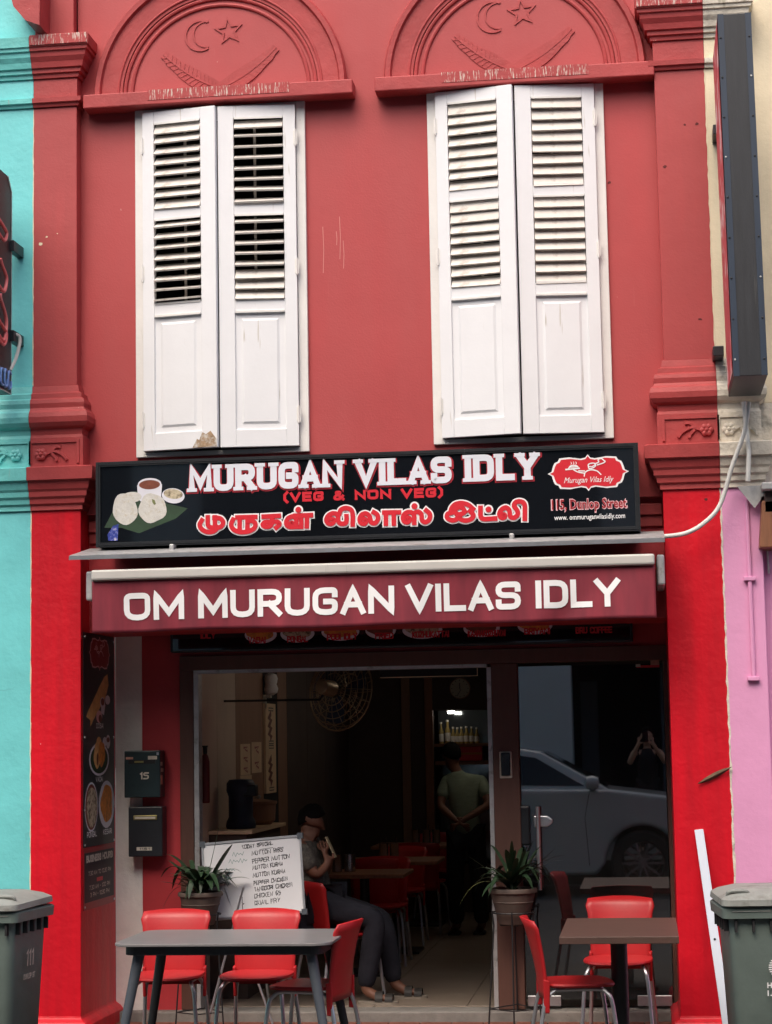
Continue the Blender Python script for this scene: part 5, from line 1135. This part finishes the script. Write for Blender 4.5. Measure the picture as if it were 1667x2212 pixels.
MB().tube([FPt(0, 0, -.13), Vector((FPt(0, 0, -.13).x, FPt(0, 0, -.13).y, 2.621))], .010, 8).build('hanger', 'iron_black', FN)
# left wall: papers, long card, dome camera, extinguisher
def wall_sheet(name, label, cat, x0_, y0_, x1_, y1_, m_, th=.004, extra=None):
    a, b = PX(x0_, y0_, XW + th), PX(x1_, y1_, XW + th); t = thing(name, label, cat, (XW, (a.y + b.y) / 2, min(a.z, b.z)))
    MB().box(XW + .0005, XW + th, a.y, b.y, min(a.z, b.z), max(a.z, b.z)).build('sheet', m_, t)
    if extra: extra(t, a.y, b.y, min(a.z, b.z), max(a.z, b.z), XW + th)
    return t
def redmarks(n):
    def f(t, ya, yb2, za, zb3, x):
        pl = Plane((x, 0, 0), (0, 1, 0), (0, 0, 1), (1, 0, 0)); m = MB(); w_ = yb2 - ya; h_ = zb3 - za
        for k in range(n):
            zc_ = za + h_ * (k + .5) / n; m.ribbon(pl, [(ya + w_ * .3, zc_ + h_ * .12 / n), (ya + w_ * .7, zc_ + h_ * .2 / n), (ya + w_ * .45, zc_ - h_ * .05 / n), (ya + w_ * .7, zc_ - h_ * .2 / n)], .018, .001)
        m.build('print', 'print_dark_red', t)
    return f
def cardprint(t, ya, yb2, za, zb3, x):
    pl = Plane((x, 0, 0), (0, 1, 0), (0, 0, 1), (1, 0, 0)); w_ = yb2 - ya; h_ = zb3 - za; m = MB()
    for v in (.03, .50, .55, .92):
        m.ribbon(pl, [(ya + w_ * .3, za + h_ * v), (ya + w_ * .75, za + h_ * v), (ya + w_ * .75, za + h_ * (v + .03)), (ya + w_ * .3, za + h_ * (v + .03))], .008, .001, True)
    for v0_ in (.10, .60):
        r2 = MB(); r2.ribbon(pl, [(ya + w_ * (.42 + .14 * math.sin(k * 2.1)), za + h_ * (v0_ + k * .03)) for k in range(11)], .05, .001); r2.build('figure_print', 'food_brown', t)
    m.build('box_print', 'ink', t)
wall_sheet('notice', 'left one of the two pale notices side by side on the inner wall', 'notice', 519, 1607, 541, 1673, 'paper', .004, redmarks(3))
wall_sheet('notice', 'right one of the two pale notices side by side on the inner wall', 'notice', 543, 1603, 565, 1668, 'paper', .004, redmarks(2))
wall_sheet('notice', 'pale notice with dark panel under the pair on the inner wall', 'notice', 519, 1676, 544, 1729, 'paper', .004, redmarks(1))
wall_sheet('wall_card', 'long upright cream card with reddish print on the black wall panel', 'wall card', 573, 1519, 597, 1711, 'card_cream', .02, cardprint)
q = PX(585, 1474, XW + .06); DC = thing('dome_camera', 'white double dome camera high on the inner wall', 'camera', (q.x, q.y, q.z - .1))
MB().box(XW + .0005, q.x, q.y - .03, q.y + .03, q.z - .12, q.z - .095).box(XW + .0005, XW + .02, q.y - .03, q.y + .03, q.z - .2, q.z - .1205).build('bracket', 'sticker', DC); MB().lathe([(.02, -.1), (.05, -.08), (.058, -.05), (.045, -.015), (.05, 0), (.055, .03), (.045, .06), (.01, .075)], (q.x, q.y, q.z), 16).build('dome', 'white_print', DC, smooth=True)
q = PX(445, 1735, XW + .05); q.y = max(q.y, .22); FE = thing('fire_extinguisher', 'narrow red fire extinguisher inside the left jamb', 'extinguisher', (XW + .055, q.y, q.z))
MB().lathe([(.026, 0), (.03, .01), (.03, .27), (.022, .31), (.012, .325)], (XW + .035, q.y, q.z), 16).build('cylinder', 'extinguisher', FE, smooth=True); MB().lathe([(.014, .325), (.016, .37), (.02, .372), (.02, .38)], (XW + .035, q.y, q.z), 10).build('valve', 'iron_black', FE); MB().box(XW + .0005, XW + .01, q.y - .03, q.y + .03, q.z + .1, q.z + .2).build('bracket', 'iron_black', FE)
# counter shelf with dark appliance and bowl
CS = thing('counter', 'narrow cream topped counter along the inner wall behind the whiteboard', 'counter', (XW + .15, .8, ZF)); cz = P(490, 1793, .55).z
MB().box(XW + .001, XW + .30, .45, 1.75, cz - .025, cz).build('counter_top', 'card_cream', CS, bevel=.004); MB().box(XW + .001, XW + .26, .47, 1.73, ZF, cz - .0255).build('cabinet', 'room_dark', CS)
q = P(486, 1778, .75); AP = thing('drinks_machine', 'dark rounded drinks machine on the cream counter', 'machine', (XW + .16, .78, cz)); mx_ = XW + .16
MB().lathe([(.10, 0), (.105, .02), (.10, .05), (.085, .08), (.085, .22), (.10, .26), (.098, .31), (.08, .335), (.02, .34)], (mx_, .78, cz), 20).build('body', 'blue_dark', AP, smooth=True); MB().box(mx_ + .03, mx_ + .12, .70, .80, cz + .22, cz + .30).build('spout', 'letterbox_black', AP, bevel=.01)
BW = thing('cooking_pot', 'wide dark cooking pot on the cream counter below the notices', 'pot', (XW + .16, 1.42, cz)); MB().lathe([(.09, 0), (.12, .03), (.125, .14), (.135, .15), (.135, .165), (.02, .185)], (XW + .16, 1.42, cz), 20).build('pan', 'room_brown', BW, smooth=True); MB().lathe([(.015, .185), (.02, .2), (.01, .21)], (XW + .16, 1.42, cz), 10).build('lid_knob', 'alu', BW)
# added tubes brighten the room, unseen from the street behind the door header
for yy, lb in ((1.9, 'unseen tube lamp added on the shop ceiling nearest the entrance'), (4.4, 'unseen tube lamp added on the shop ceiling towards the back')):
    CL = thing('added_ceiling_lamp', lb, 'lamp', (-1.2, yy, 2.6), 0, 'added tube lamps on the shop ceiling')
    MB().box(-1.24, -1.16, yy - .65, yy + .65, 2.585, 2.62).build('housing', 'sticker', CL, bevel=.005); MB().tube([(-1.2, yy - .6, 2.568), (-1.2, yy + .6, 2.568)], .013, 10).build('tube', 'added_lamp_tube', CL)
# dining tables inside
ZTI = ZF + .74; GT = 'dining tables inside the shop'
def in_table(px_r, py_f, dep, wd, label):
    c = PZ(px_r, py_f, ZTI); t = thing('dining_table', label, 'table', (c.x - wd / 2, c.y + dep / 2, ZF), 0, GT)
    MB().box(c.x - wd, c.x, c.y, c.y + dep, ZTI - .03, ZTI).build('table_top', 'wood_brown', t, bevel=.006)
    MB().tube([(c.x - wd / 2, c.y + dep / 2, ZF + .02), (c.x - wd / 2, c.y + dep / 2, ZTI - .03)], .035, 12).build('column', 'iron_black', t); MB().box(c.x - wd / 2 - .2, c.x - wd / 2 + .2, c.y + dep / 2 - .2, c.y + dep / 2 + .2, ZF, ZF + .02).build('base_plate', 'iron_black', t)
    return c
c1 = in_table(872, 1888, .62, .66, 'brown dining table nearest the entrance, beside the seated person')
c2_ = in_table(944, 1860, .66, .75, 'brown dining table in the middle of the inside row')
c3 = in_table(1000, 1826, .7, .85, 'brown dining table farthest inside, near the standing person')
GC = 'steel tumblers on the dining tables'
def cup(x_, y_px, Y_, label, h=.125, r_=.038):
    q = P(x_, y_px, Y_); t = thing('steel_tumbler', label, 'tumbler', (q.x, Y_, ZTI), 0, GC)
    MB().lathe([(r_ * .9, 0), (r_, .004), (r_, h), (r_ * 1.06, h + .003), (r_ * .96, h + .003), (r_ * .9, .006)], (q.x, Y_, ZTI), 20, False).build('beaker', 'steel', t, smooth=True)
    MB().tube([(q.x + .005, Y_, ZTI + .02), (q.x + .02, Y_ + .01, ZTI + h + .05)], .004, 6).build('spoon', 'steel', t)
cup(727, 1850, c1.y + .30, 'left steel tumbler on the nearest dining table'); cup(755, 1850, c1.y + .34, 'right steel tumbler on the nearest dining table', .125, .044)
cup(829, 1835, c2_.y + .35, 'left steel tumbler on the middle dining table'); cup(851, 1835, c2_.y + .36, 'right steel tumbler on the middle dining table')
cup(898, 1805, c3.y + .4, 'left steel tumbler on the farthest dining table'); cup(921, 1805, c3.y + .4, 'middle steel tumbler on the farthest dining table'); cup(942, 1805, c3.y + .42, 'right steel tumbler on the farthest dining table')
put_chair(c1.x - .30, c1.y + .98, ZF, 0, 'red chair inside on the far side of the nearest dining table', GI)
put_chair(c2_.x - .45, c2_.y - .22, ZF, R(180), 'red chair inside in front of the middle dining table', GI)
put_chair(c2_.x - .42, c2_.y + 1.0, ZF, 0, 'red chair inside on the far side of the middle dining table', GI)
put_chair(c3.x - .35, c3.y - .25, ZF, R(176), 'red chair inside in front of the farthest dining table', GI)
put_chair(c3.x - .35, c3.y + 1.1, ZF, 0, 'red chair inside behind the farthest dining table', GI)

# ================================================================ PEOPLE
class SK:
    def __init__(s): s.v, s.r, s.e = [], [], []
    def add(s, p, r_, to=None):
        s.v.append(Vector(p)); s.r.append(r_ if isinstance(r_, tuple) else (r_, r_)); i = len(s.v) - 1
        if to is not None: s.e.append((to, i))
        return i
    def chain(s, to, pts):
        for p, r_ in pts: to = s.add(p, r_, to)
        return to
    def build(s, name, m_, parent, sub=2):
        off = ROOT[parent]; me = bpy.data.meshes.new(name); me.from_pydata([tuple(v - off) for v in s.v], s.e, []); me.materials.append(MATS[m_])
        o = bpy.data.objects.new(name, me); COL.objects.link(o); o.parent = parent; ROOT[o] = off
        md = o.modifiers.new('skin', 'SKIN'); md.use_smooth_shade = True; md.branch_smoothing = .4
        for i, d in enumerate(me.skin_vertices[0].data): d.radius = s.r[i]; d.use_root = (i == 0)
        if sub: m2 = o.modifiers.new('sub', 'SUBSURF'); m2.levels = sub; m2.render_levels = sub
        return o
def hand(sk, wrist_i, wrist, d, side, curl, s_=1.0):
    """palm and five unequal fingers; d = hand direction, side = thumb side, curl = bending direction"""
    d, side, curl = Vector(d).normalized(), Vector(side).normalized(), Vector(curl).normalized(); wrist = Vector(wrist)
    pm = sk.add(wrist + d * .045 * s_, (.030 * s_, .018 * s_), wrist_i); kn = sk.add(wrist + d * .085 * s_, (.034 * s_, .014 * s_), pm)
    for k, ln in enumerate((.066, .074, .068, .052)):
        b = wrist + d * .088 * s_ + side * (.030 - .02 * k) * s_
        f1 = sk.add(b + d * ln * .35 * s_ + curl * .006, .0085 * s_, kn); f2 = sk.add(b + d * ln * .65 * s_ + curl * .025 * s_, .0078 * s_, f1); sk.add(b + d * ln * .75 * s_ + curl * .05 * s_, .0068 * s_, f2)
    t1 = sk.add(wrist + d * .035 * s_ + side * .045 * s_ + curl * .01, .011 * s_, pm); sk.add(wrist + d * .065 * s_ + side * .055 * s_ + curl * .03, .009 * s_, t1)
def head(sk, neck_i, c, f, s_=1.0):
    """c = middle of the head, f = facing direction"""
    c, f = Vector(c), Vector(f).normalized(); sd = Vector((0, 0, 1)).cross(f).normalized(); u_ = f.cross(sd)
    j = sk.add(c - u_ * .06 * s_ + f * .018 * s_, (.060 * s_, .066 * s_), neck_i); m = sk.add(c + f * .004, (.078 * s_, .092 * s_), j); t = sk.add(c + u_ * .07 * s_ - f * .008, (.066 * s_, .076 * s_), m)
    n = sk.add(c + f * .090 * s_ - u_ * .018 * s_, .014 * s_, m); sk.add(c + f * .104 * s_ - u_ * .028 * s_, .010 * s_, n)
    ch_ = sk.add(c + f * .064 * s_ - u_ * .088 * s_, .030 * s_, j)
    for q in (-1, 1): sk.add(c + sd * q * .085 * s_ - u_ * .005 - f * .008, (.012 * s_, .02 * s_), m)
def hair_cap(parent, c, f, r_=(.079, .094, .102), front=.35, low=-.35):
    c, f = Vector(c), Vector(f).normalized(); sd = Vector((0, 0, 1)).cross(f).normalized(); u_ = f.cross(sd); rings = []
    for j in range(11):
        ring = []
        for k in range(24):
            a = 2 * math.pi * k / 24; t2 = R(92 - 38 * math.cos(a)) * j / 10
            q = sd * math.sin(a) * math.sin(t2) * r_[0] + f * math.cos(a) * math.sin(t2) * r_[1] + u_ * math.cos(t2) * r_[2]
            ring.append(c + u_ * .012 + q * (1 - .07 * (j / 10) ** 3 + .03 * math.sin(k * 3.3 + j) + .02 * math.sin(k * 1.7 + j * 2.3)))
        rings.append(ring)
    m = MB(); m.loops(rings, True, False); return m.build('hair', 'hair', parent, smooth=True, solid=.008)

# ---- seated person by the entrance, looking at a phone
Q = lambda x, y, Y=.30: P(x, y, Y)
pel, chest, neck, hd_c = Q(690, 1955, .36), Q(654, 1846, .36), Q(656, 1808, .36), Q(672, 1774, .36)
SP1 = thing('person', 'seated person in a patterned shirt and grey trousers looking down at a phone', 'person', (pel.x, .36, ZF))
fd_ = Vector((.93, .1, -.32)); shN, shF = chest + Vector((.0, -.175, .075)), chest + Vector((.01, .175, .075))
kN, kF = Q(812, 1985, .24), Q(826, 1985, .52); aN, aF = Q(788, 2108, .24), Q(852, 2104, .52); aN.z = aF.z = ZF + .085
elN, elF = Q(682, 1893, .18), Q(700, 1890, .50); wrN, wrF = Q(708, 1866, .25), Q(710, 1866, .42)
def legs(sk, root, hipN, kN, aN, toeN, hipF, kF, aF, toeF, r_):
    for hp_, k_, a_, to_ in ((hipN, kN, aN, toeN), (hipF, kF, aF, toeF)):
        h_ = sk.add(hp_, r_[0], root); m1 = sk.add(hp_.lerp(k_, .5), (r_[0] + r_[1]) / 2, h_); k2 = sk.add(k_, r_[1], m1); m2_ = sk.add(k_.lerp(a_, .4), r_[1] * .95, k2); an = sk.add(a_, r_[2], m2_)
        if to_ is not None: f1 = sk.add(a_.lerp(to_, .5) + Vector((0, 0, -.022)), (.036, .03), an); sk.add(to_, (.034, .017), f1)
hipN, hipF = pel + Vector((.02, -.10, 0)), pel + Vector((.02, .10, 0)); toN = Vector((aN.x + .19, aN.y - .03, ZF + .035)); toF = Vector((aF.x + .19, aF.y - .02, ZF + .035))
sk = SK(); r0 = sk.add(pel, .12); c0 = sk.chain(r0, [(pel.lerp(chest, .5), (.13, .11)), (chest, (.14, .11))]); nk = sk.add(neck + Vector((.0, 0, .0)), .055, c0); head(sk, nk, hd_c, fd_)
for sh_, el_, wr_ in ((shN, elN, wrN), (shF, elF, wrF)):
    s1 = sk.add(sh_, .055, c0); e1 = sk.add(el_, .042, s1); w1 = sk.add(wr_, .028, e1); hand(sk, w1, wr_, (-.25, .05, .9), (.9, 0, 0), (-.2, .8 if sh_ is shN else -.8, .2))
legs(sk, r0, hipN, kN, aN, toN, hipF, kF, aF, toF, (.08, .058, .042)); sk.build('body', 'skin', SP1)
sk = SK(); r0 = sk.add(pel + Vector((-.01, 0, .02)), .15); c0 = sk.chain(r0, [(pel.lerp(chest, .5), (.16, .135)), (chest, (.165, .135))]); sk.add(neck - Vector((0, 0, .03)), .075, c0)
for sh_, el_ in ((shN, elN), (shF, elF)): s1 = sk.add(sh_, .074, c0); sk.add(sh_.lerp(el_, .85), .062, s1)
sk.build('shirt', 'shirt_pattern', SP1)
sk = SK(); r0 = sk.add(pel, .145); legs(sk, r0, hipN, kN, aN + Vector((0, 0, .0)), None, hipF, kF, aF, None, (.108, .082, .062)); sk.build('trousers', 'trousers_grey', SP1)
hair_cap(SP1, hd_c, fd_)
for a_ in (aN, aF):
    sl_ = rrect(.135, .05, .045, 5, a_.x + .085, a_.y - .012); s_o = MB(); slab(s_o, sl_, ZF + .001, ZF + .018); so_ = s_o.build('sandal', 'sole', SP1)
    for dx in (.07, .135): MB().loops([[(a_.x + dx + w_, a_.y - .012 + .052 * math.cos(R(t)), ZF + .018 + .06 * math.sin(R(t)) * (1 if dx < .1 else .75)) for t in range(0, 181, 20)] for w_ in (0, .05)], close=False).build('strap', 'sandal', so_, solid=.006)
ph = (wrN + wrF) / 2 + Vector((.02, 0, .11)); pho = thing('mobile_phone', 'mobile phone in a cream case held by the seated person', 'phone', tuple(ph)); Mp = Matrix.Translation(ph) @ Euler((0, R(-24), 0)).to_matrix().to_4x4()
MB().box(-.005, .003, -.038, .038, -.075, .075, Mp).build('case', 'phone_cream', pho, bevel=.003); MB().box(-.0075, -.0055, -.034, .034, -.07, .07, Mp).build('screen', 'screen_black', pho)
put_chair(pel.x + .13, pel.y + .0, ZF, R(128), 'red chair inside the entrance with the person sitting on it', GI)

# ---- standing person farther inside, seen from behind
Q = lambda x, y, Y=4.7: P(x, y, Y)
pel, chest, neck, hd_c = Q(1006, 1795), Q(1000, 1702), Q(985, 1662), Q(975, 1632)
SP2 = thing('person', 'standing person in a grey green shirt, seen from behind deep inside the shop', 'person', (pel.x, 4.7, ZF)); fd_ = Vector((-.45, .85, -.25))
shL, shR = Q(962, 1686), Q(1040, 1686); elL, elR = Q(950, 1742, 4.6), Q(1056, 1738, 4.58); wrL, wrR = Q(985, 1772, 4.48), Q(1000, 1772, 4.48)
hl, hr_ = pel + Vector((-.09, 0, -.04)), pel + Vector((.09, 0, -.04)); kl, kr = Vector((pel.x - .10, 4.68, ZF + .48)), Vector((pel.x + .10, 4.72, ZF + .48)); al, ar = Vector((pel.x - .10, 4.74, ZF + .085)), Vector((pel.x + .12, 4.76, ZF + .085))
def standing(t, pel, chest, neck, hd_c, fd_, arms, hl, kl, al, hr_, kr, ar, tofs, mb_, ms, mt, sleeve, s_=1.0, body='skin'):
    sk = SK(); r0 = sk.add(pel, .105 * s_); c0 = sk.chain(r0, [(pel.lerp(chest, .5), (.10 * s_, .07 * s_)), (chest, (.105 * s_, .07 * s_))]); nk = sk.add(neck, .05 * s_, c0); head(sk, nk, hd_c, fd_, s_)
    for sh_, el_, wr_, hd1, hd2, hd3 in arms: s1 = sk.add(sh_, .052 * s_, c0); e1 = sk.add(el_, .04 * s_, s1); w1 = sk.add(wr_, .027 * s_, e1); hand(sk, w1, wr_, hd1, hd2, hd3, s_)
    legs(sk, r0, hl, kl, al, al + Vector(tofs) + Vector((0, 0, -.05)), hr_, kr, ar, ar + Vector(tofs) + Vector((0, 0, -.05)), (.08 * s_, .056 * s_, .042 * s_)); sk.build('body', body, t)
    sk = SK(); r0 = sk.add(pel + Vector((0, 0, -.08)), .145 * s_); c0 = sk.chain(r0, [(pel + Vector((0, 0, .05)), .145 * s_), (pel.lerp(chest, .55), .15 * s_), (chest, .155 * s_)]); sk.add(neck - Vector((0, 0, .012)), .074 * s_, c0)
    if sleeve:
        for sh_, el_, *_ in arms: s1 = sk.add(sh_, .07 * s_, c0); sk.add(sh_.lerp(el_, sleeve), .06 * s_, s1)
    sk.build('shirt', ms, t); sk = SK(); r0 = sk.add(pel, .135 * s_); legs(sk, r0, hl, kl, al, None, hr_, kr, ar, None, (.10 * s_, .08 * s_, .07 * s_)); sk.build('trousers', mt, t)
standing(SP2, pel, chest, neck, hd_c, fd_, ((shL, elL, wrL, (.8, -.2, -.5), (0, -.3, .9), (0, .9, 0)), (shR, elR, wrR, (-.8, -.2, -.5), (0, -.3, .9), (0, .9, 0))), hl, kl, al, hr_, kr, ar, (-.06, .17, 0), 'skin', 'shirt_green', 'trousers_black', .75)
hair_cap(SP2, hd_c, fd_, (.084, .098, .106))
for a_ in (al, ar):
    s_o = MB(); slab(s_o, rrect(.05, .14, .045, 5, a_.x - .03, a_.y + .07), ZF + .001, ZF + .02); s_o.build('sandal', 'sandal', SP2)

# ================================================================ ACROSS THE STREET (seen in the door glass)
ZO = .22
tag(MB().box(-90, 90, -19.4, -12.36, -.155, ZO).build('opposite_walkway', 'concrete', bevel=.01), kind='structure')
OP = thing('opposite_shophouse', 'pale shophouse across the street, mirrored in the glass door', 'shophouse', (0, -17, ZO))
for x0_, x1_, m_ in ((-9.0, -6.2, 'opposite_wall'), (-1.85, -1.05, 'opposite_wall'), (2.4, 3.1, 'opposite_wall'), (7, 7.8, 'opposite_grey')): MB().box(x0_, x1_, -17.0, -16.4, ZO, 3.4).build('pillar', m_, OP)
MB().box(-80, 80, -17, -16.45, 3.402, 12.5).build('upper_wall', 'opposite_grey', OP); MB().box(-80, 80, -16.95, -16.42, 2.95, 3.4).build('beam', 'opposite_brown', OP)
MB().box(-80, 80, -19.3, -19.1, ZO, 3.4).build('shop_wall', 'opposite_dark', OP); MB().box(-80, 80, -19.1, -17, 3.3, 3.4).build('walkway_ceiling', 'opposite_dark', OP)
MB().box(-.98, -.72, -18.6, -18.4, ZO, 2.6).build('shutter_panel', 'opposite_grey', OP); MB().box(.25, .55, -17.6, -17.4, ZO, 3.0).build('inner_post', 'opposite_grey', OP)
for k in range(-8, 9):
    MB().box(k * 2.2 - .5, k * 2.2 + .5, -16.449, -16.40, 4.4, 6.6).build('window', 'opposite_dark' if k % 3 else 'opposite_wall', OP)
# parked car
CR = thing('parked_car', 'silver grey parked car across the street, mirrored in the glass door', 'car', (-1.3, -11.3, -.08)); zr = -.08
yn, yf2 = -10.45, -12.2; ZC = Plane((0, 0, 0), (1, 0, 0), (0, 0, 1), (0, 1, 0))
def arch(cx_, r_): return [(cx_ - r_ * math.cos(R(a)), zr + .37 + r_ * math.sin(R(a))) for a in range(0, 181, 15)]
prof = [(.84, zr + .30), (.87, zr + .62), (.80, zr + .86), (.62, zr + 1.02), (.20, zr + 1.14), (-.42, zr + 1.22), (-3.05, zr + 1.26), (-3.45, zr + 1.15), (-3.52, zr + .6), (-3.45, zr + .28), (-3.12, zr + .26)] + arch(-2.72, .43)[::1] + [(-2.2, zr + .24), (-.6, zr + .24)] + arch(-.07, .43) + [(.45, zr + .26)]
MB().prism(prof, ZC, yf2, yn).build('body', 'car_paint', CR, bevel=.05, seg=3)
cab = [(-.40, zr + 1.20), (-1.22, zr + 1.66), (-1.7, zr + 1.74), (-2.6, zr + 1.72), (-3.15, zr + 1.45), (-3.3, zr + 1.22)]
gr = MB(); ya_, yb3 = yn - .05, yn - .22; yc_, yd_ = yf2 + .05, yf2 + .22
def tum(p, far): t = (p[1] - zr - 1.2) / .54; return (p[0], (yn - .04 - .2 * t) if not far else (yf2 + .04 + .2 * t), p[1])
gr.loops([[tum(p, False) for p in cab], [tum(p, True) for p in cab]]); gr.build('cabin', 'car_paint', CR, bevel=.03, seg=3)
def inset(pts): 
    return [(p[0], (yn - .04 - .2 * (p[1] - zr - 1.2) / .54) + .004, p[1]) for p in pts]
MB().face(inset([(-.75, zr + 1.25), (-1.30, zr + 1.60), (-1.75, zr + 1.67), (-1.75, zr + 1.28)])); 
for pts in ([(-.72, zr + 1.26), (-1.28, zr + 1.59), (-1.72, zr + 1.66), (-1.72, zr + 1.28)], [(-1.80, zr + 1.28), (-1.80, zr + 1.665), (-2.55, zr + 1.65), (-2.95, zr + 1.45), (-2.95, zr + 1.29)]):
    m = MB(); m.face(inset(pts)); m.build('side_window', 'car_glass', CR, solid=.006)
m = MB(); m.face([(-.455, yn - .12, zr + 1.235), (-1.19, yn - .30, zr + 1.647), (-1.19, yf2 + .30, zr + 1.647), (-.455, yf2 + .12, zr + 1.235)]); m.build('windscreen', 'car_glass', CR, solid=.006).location.z += .012
MB().lathe([(.02, -.09), (.07, -.07), (.085, 0), (.06, .07), (.02, .08)], (-.62, yn + .10, zr + 1.30), 14, True, Matrix.Rotation(R(90), 3, 'Y')).build('wing_mirror', 'car_paint', CR, smooth=True); MB().box(-.66, -.58, yn - .06, yn + .06, zr + 1.22, zr + 1.26).build('mirror_arm', 'rubber', CR)
for cx_ in (-2.72, -.07):
    for yy, sg in ((yn - .12, 1), (yf2 + .12, -1)):
        wl = MB().lathe([(.25, -.10), (.34, -.105), (.37, -.08), (.37, .08), (.34, .105), (.25, .10)], (cx_, yy, zr + .37), 32, False, Matrix.Rotation(R(90), 3, 'X')).build('wheel', 'tyre', CR, smooth=True)
        rm_ = MB(); rm_.lathe([(.255, -.08), (.255, .08), (.235, .085), (.235, -.08)], (cx_, yy, zr + .37), 32, False, Matrix.Rotation(R(90), 3, 'X')); pl = Plane((cx_, yy + sg * .07, zr + .37), (1, 0, 0), (0, 0, 1), (0, sg, 0))
        for k in range(10): a = R(36 * k); rm_.ribbon(pl, [(.03 * math.cos(a), .03 * math.sin(a)), (.24 * math.cos(a), .24 * math.sin(a))], .026, 0, False, .015)
        rm_.lathe([(.001, -.02), (.05, -.02), (.05, .02), (.001, .02)], (cx_, yy + sg * .075, zr + .37), 16, True, Matrix.Rotation(R(90), 3, 'X')); rm_.build('rim', 'rim_alloy', wl)
MB().box(.80, .865, yn - .45, yn - .08, zr + .72, zr + .84).build('headlight', 'car_glass', CR, bevel=.02); MB().box(.80, .865, yf2 + .08, yf2 + .45, zr + .72, zr + .84).build('headlight', 'car_glass', CR, bevel=.02)
dl = MB(); dl.ribbon(Plane((0, yn, 0), (1, 0, 0), (0, 0, 1), (0, 1, 0)), [(-.68, zr + .35), (-.72, zr + .9), (-.66, zr + 1.19)], .008, .001).ribbon(Plane((0, yn, 0), (1, 0, 0), (0, 0, 1), (0, 1, 0)), [(-1.76, zr + .32), (-1.76, zr + 1.2)], .008, .001); dl.build('door_gap', 'rubber', CR)
# the photographer, behind the camera
pel, chest, neck, hd_c = Vector((.02, -13.36, ZO + .90)), Vector((.02, -13.36, ZO + 1.24)), Vector((.02, -13.36, ZO + 1.40)), Vector((.02, -13.30, ZO + 1.53))
SP3 = thing('person', 'photographer in a black sleeveless top holding up a phone, mirrored in the glass door', 'person', (.02, -13.36, ZO)); fd_ = Vector((0, 1, .05))
shL, shR = chest + Vector((-.16, 0, .09)), chest + Vector((.16, 0, .09)); elL, elR = Vector((-.21, -13.20, ZO + 1.17)), Vector((.25, -13.20, ZO + 1.17)); wrL, wrR = Vector((-.10, -13.02, ZO + 1.40)), Vector((.11, -13.02, ZO + 1.40))
hl, hr_ = pel + Vector((-.09, 0, -.03)), pel + Vector((.09, 0, -.03)); kl, kr = Vector((-.08, -13.34, ZO + .47)), Vector((.12, -13.34, ZO + .47)); al, ar = Vector((-.09, -13.38, ZO + .08)), Vector((.13, -13.38, ZO + .08))
standing(SP3, pel, chest, neck, hd_c, fd_, ((shL, elL, wrL, (.25, .1, .9), (.9, 0, .1), (.6, .3, 0)), (shR, elR, wrR, (-.25, .1, .9), (-.9, 0, .1), (-.6, .3, 0))), hl, kl, al, hr_, kr, ar, (0, .17, 0), 'skin_light', 'black_top', 'trousers_black', 0, .93, 'skin_light')
hair_cap(SP3, hd_c, fd_, (.078, .09, .10))
hm = MB(); rings = []
for j in range(8):
    t = j / 7; rings.append([(.02 + (.095 + .03 * t) * math.sin(R(a)), -13.335 - (.075 + .02 * t) * math.cos(R(a)), ZO + 1.58 - .40 * t) for a in range(-105, 106, 15)])
hm.loops(rings, close=False); hm.build('long_hair', 'hair', SP3, smooth=True, solid=.02)
pho = thing('mobile_phone', 'black mobile phone held up by the photographer', 'phone', (.0, -12.965, 1.70)); MB().box(-.038, .038, -12.972, -12.963, 1.66, 1.80).build('case', 'phone_black', pho, bevel=.003); MB().lathe([(.001, 0), (.009, 0), (.009, .0015)], (0, -12.9625, 1.75), 12, False, Matrix.Rotation(R(-90), 3, 'X')).build('lens', 'screen_black', pho)
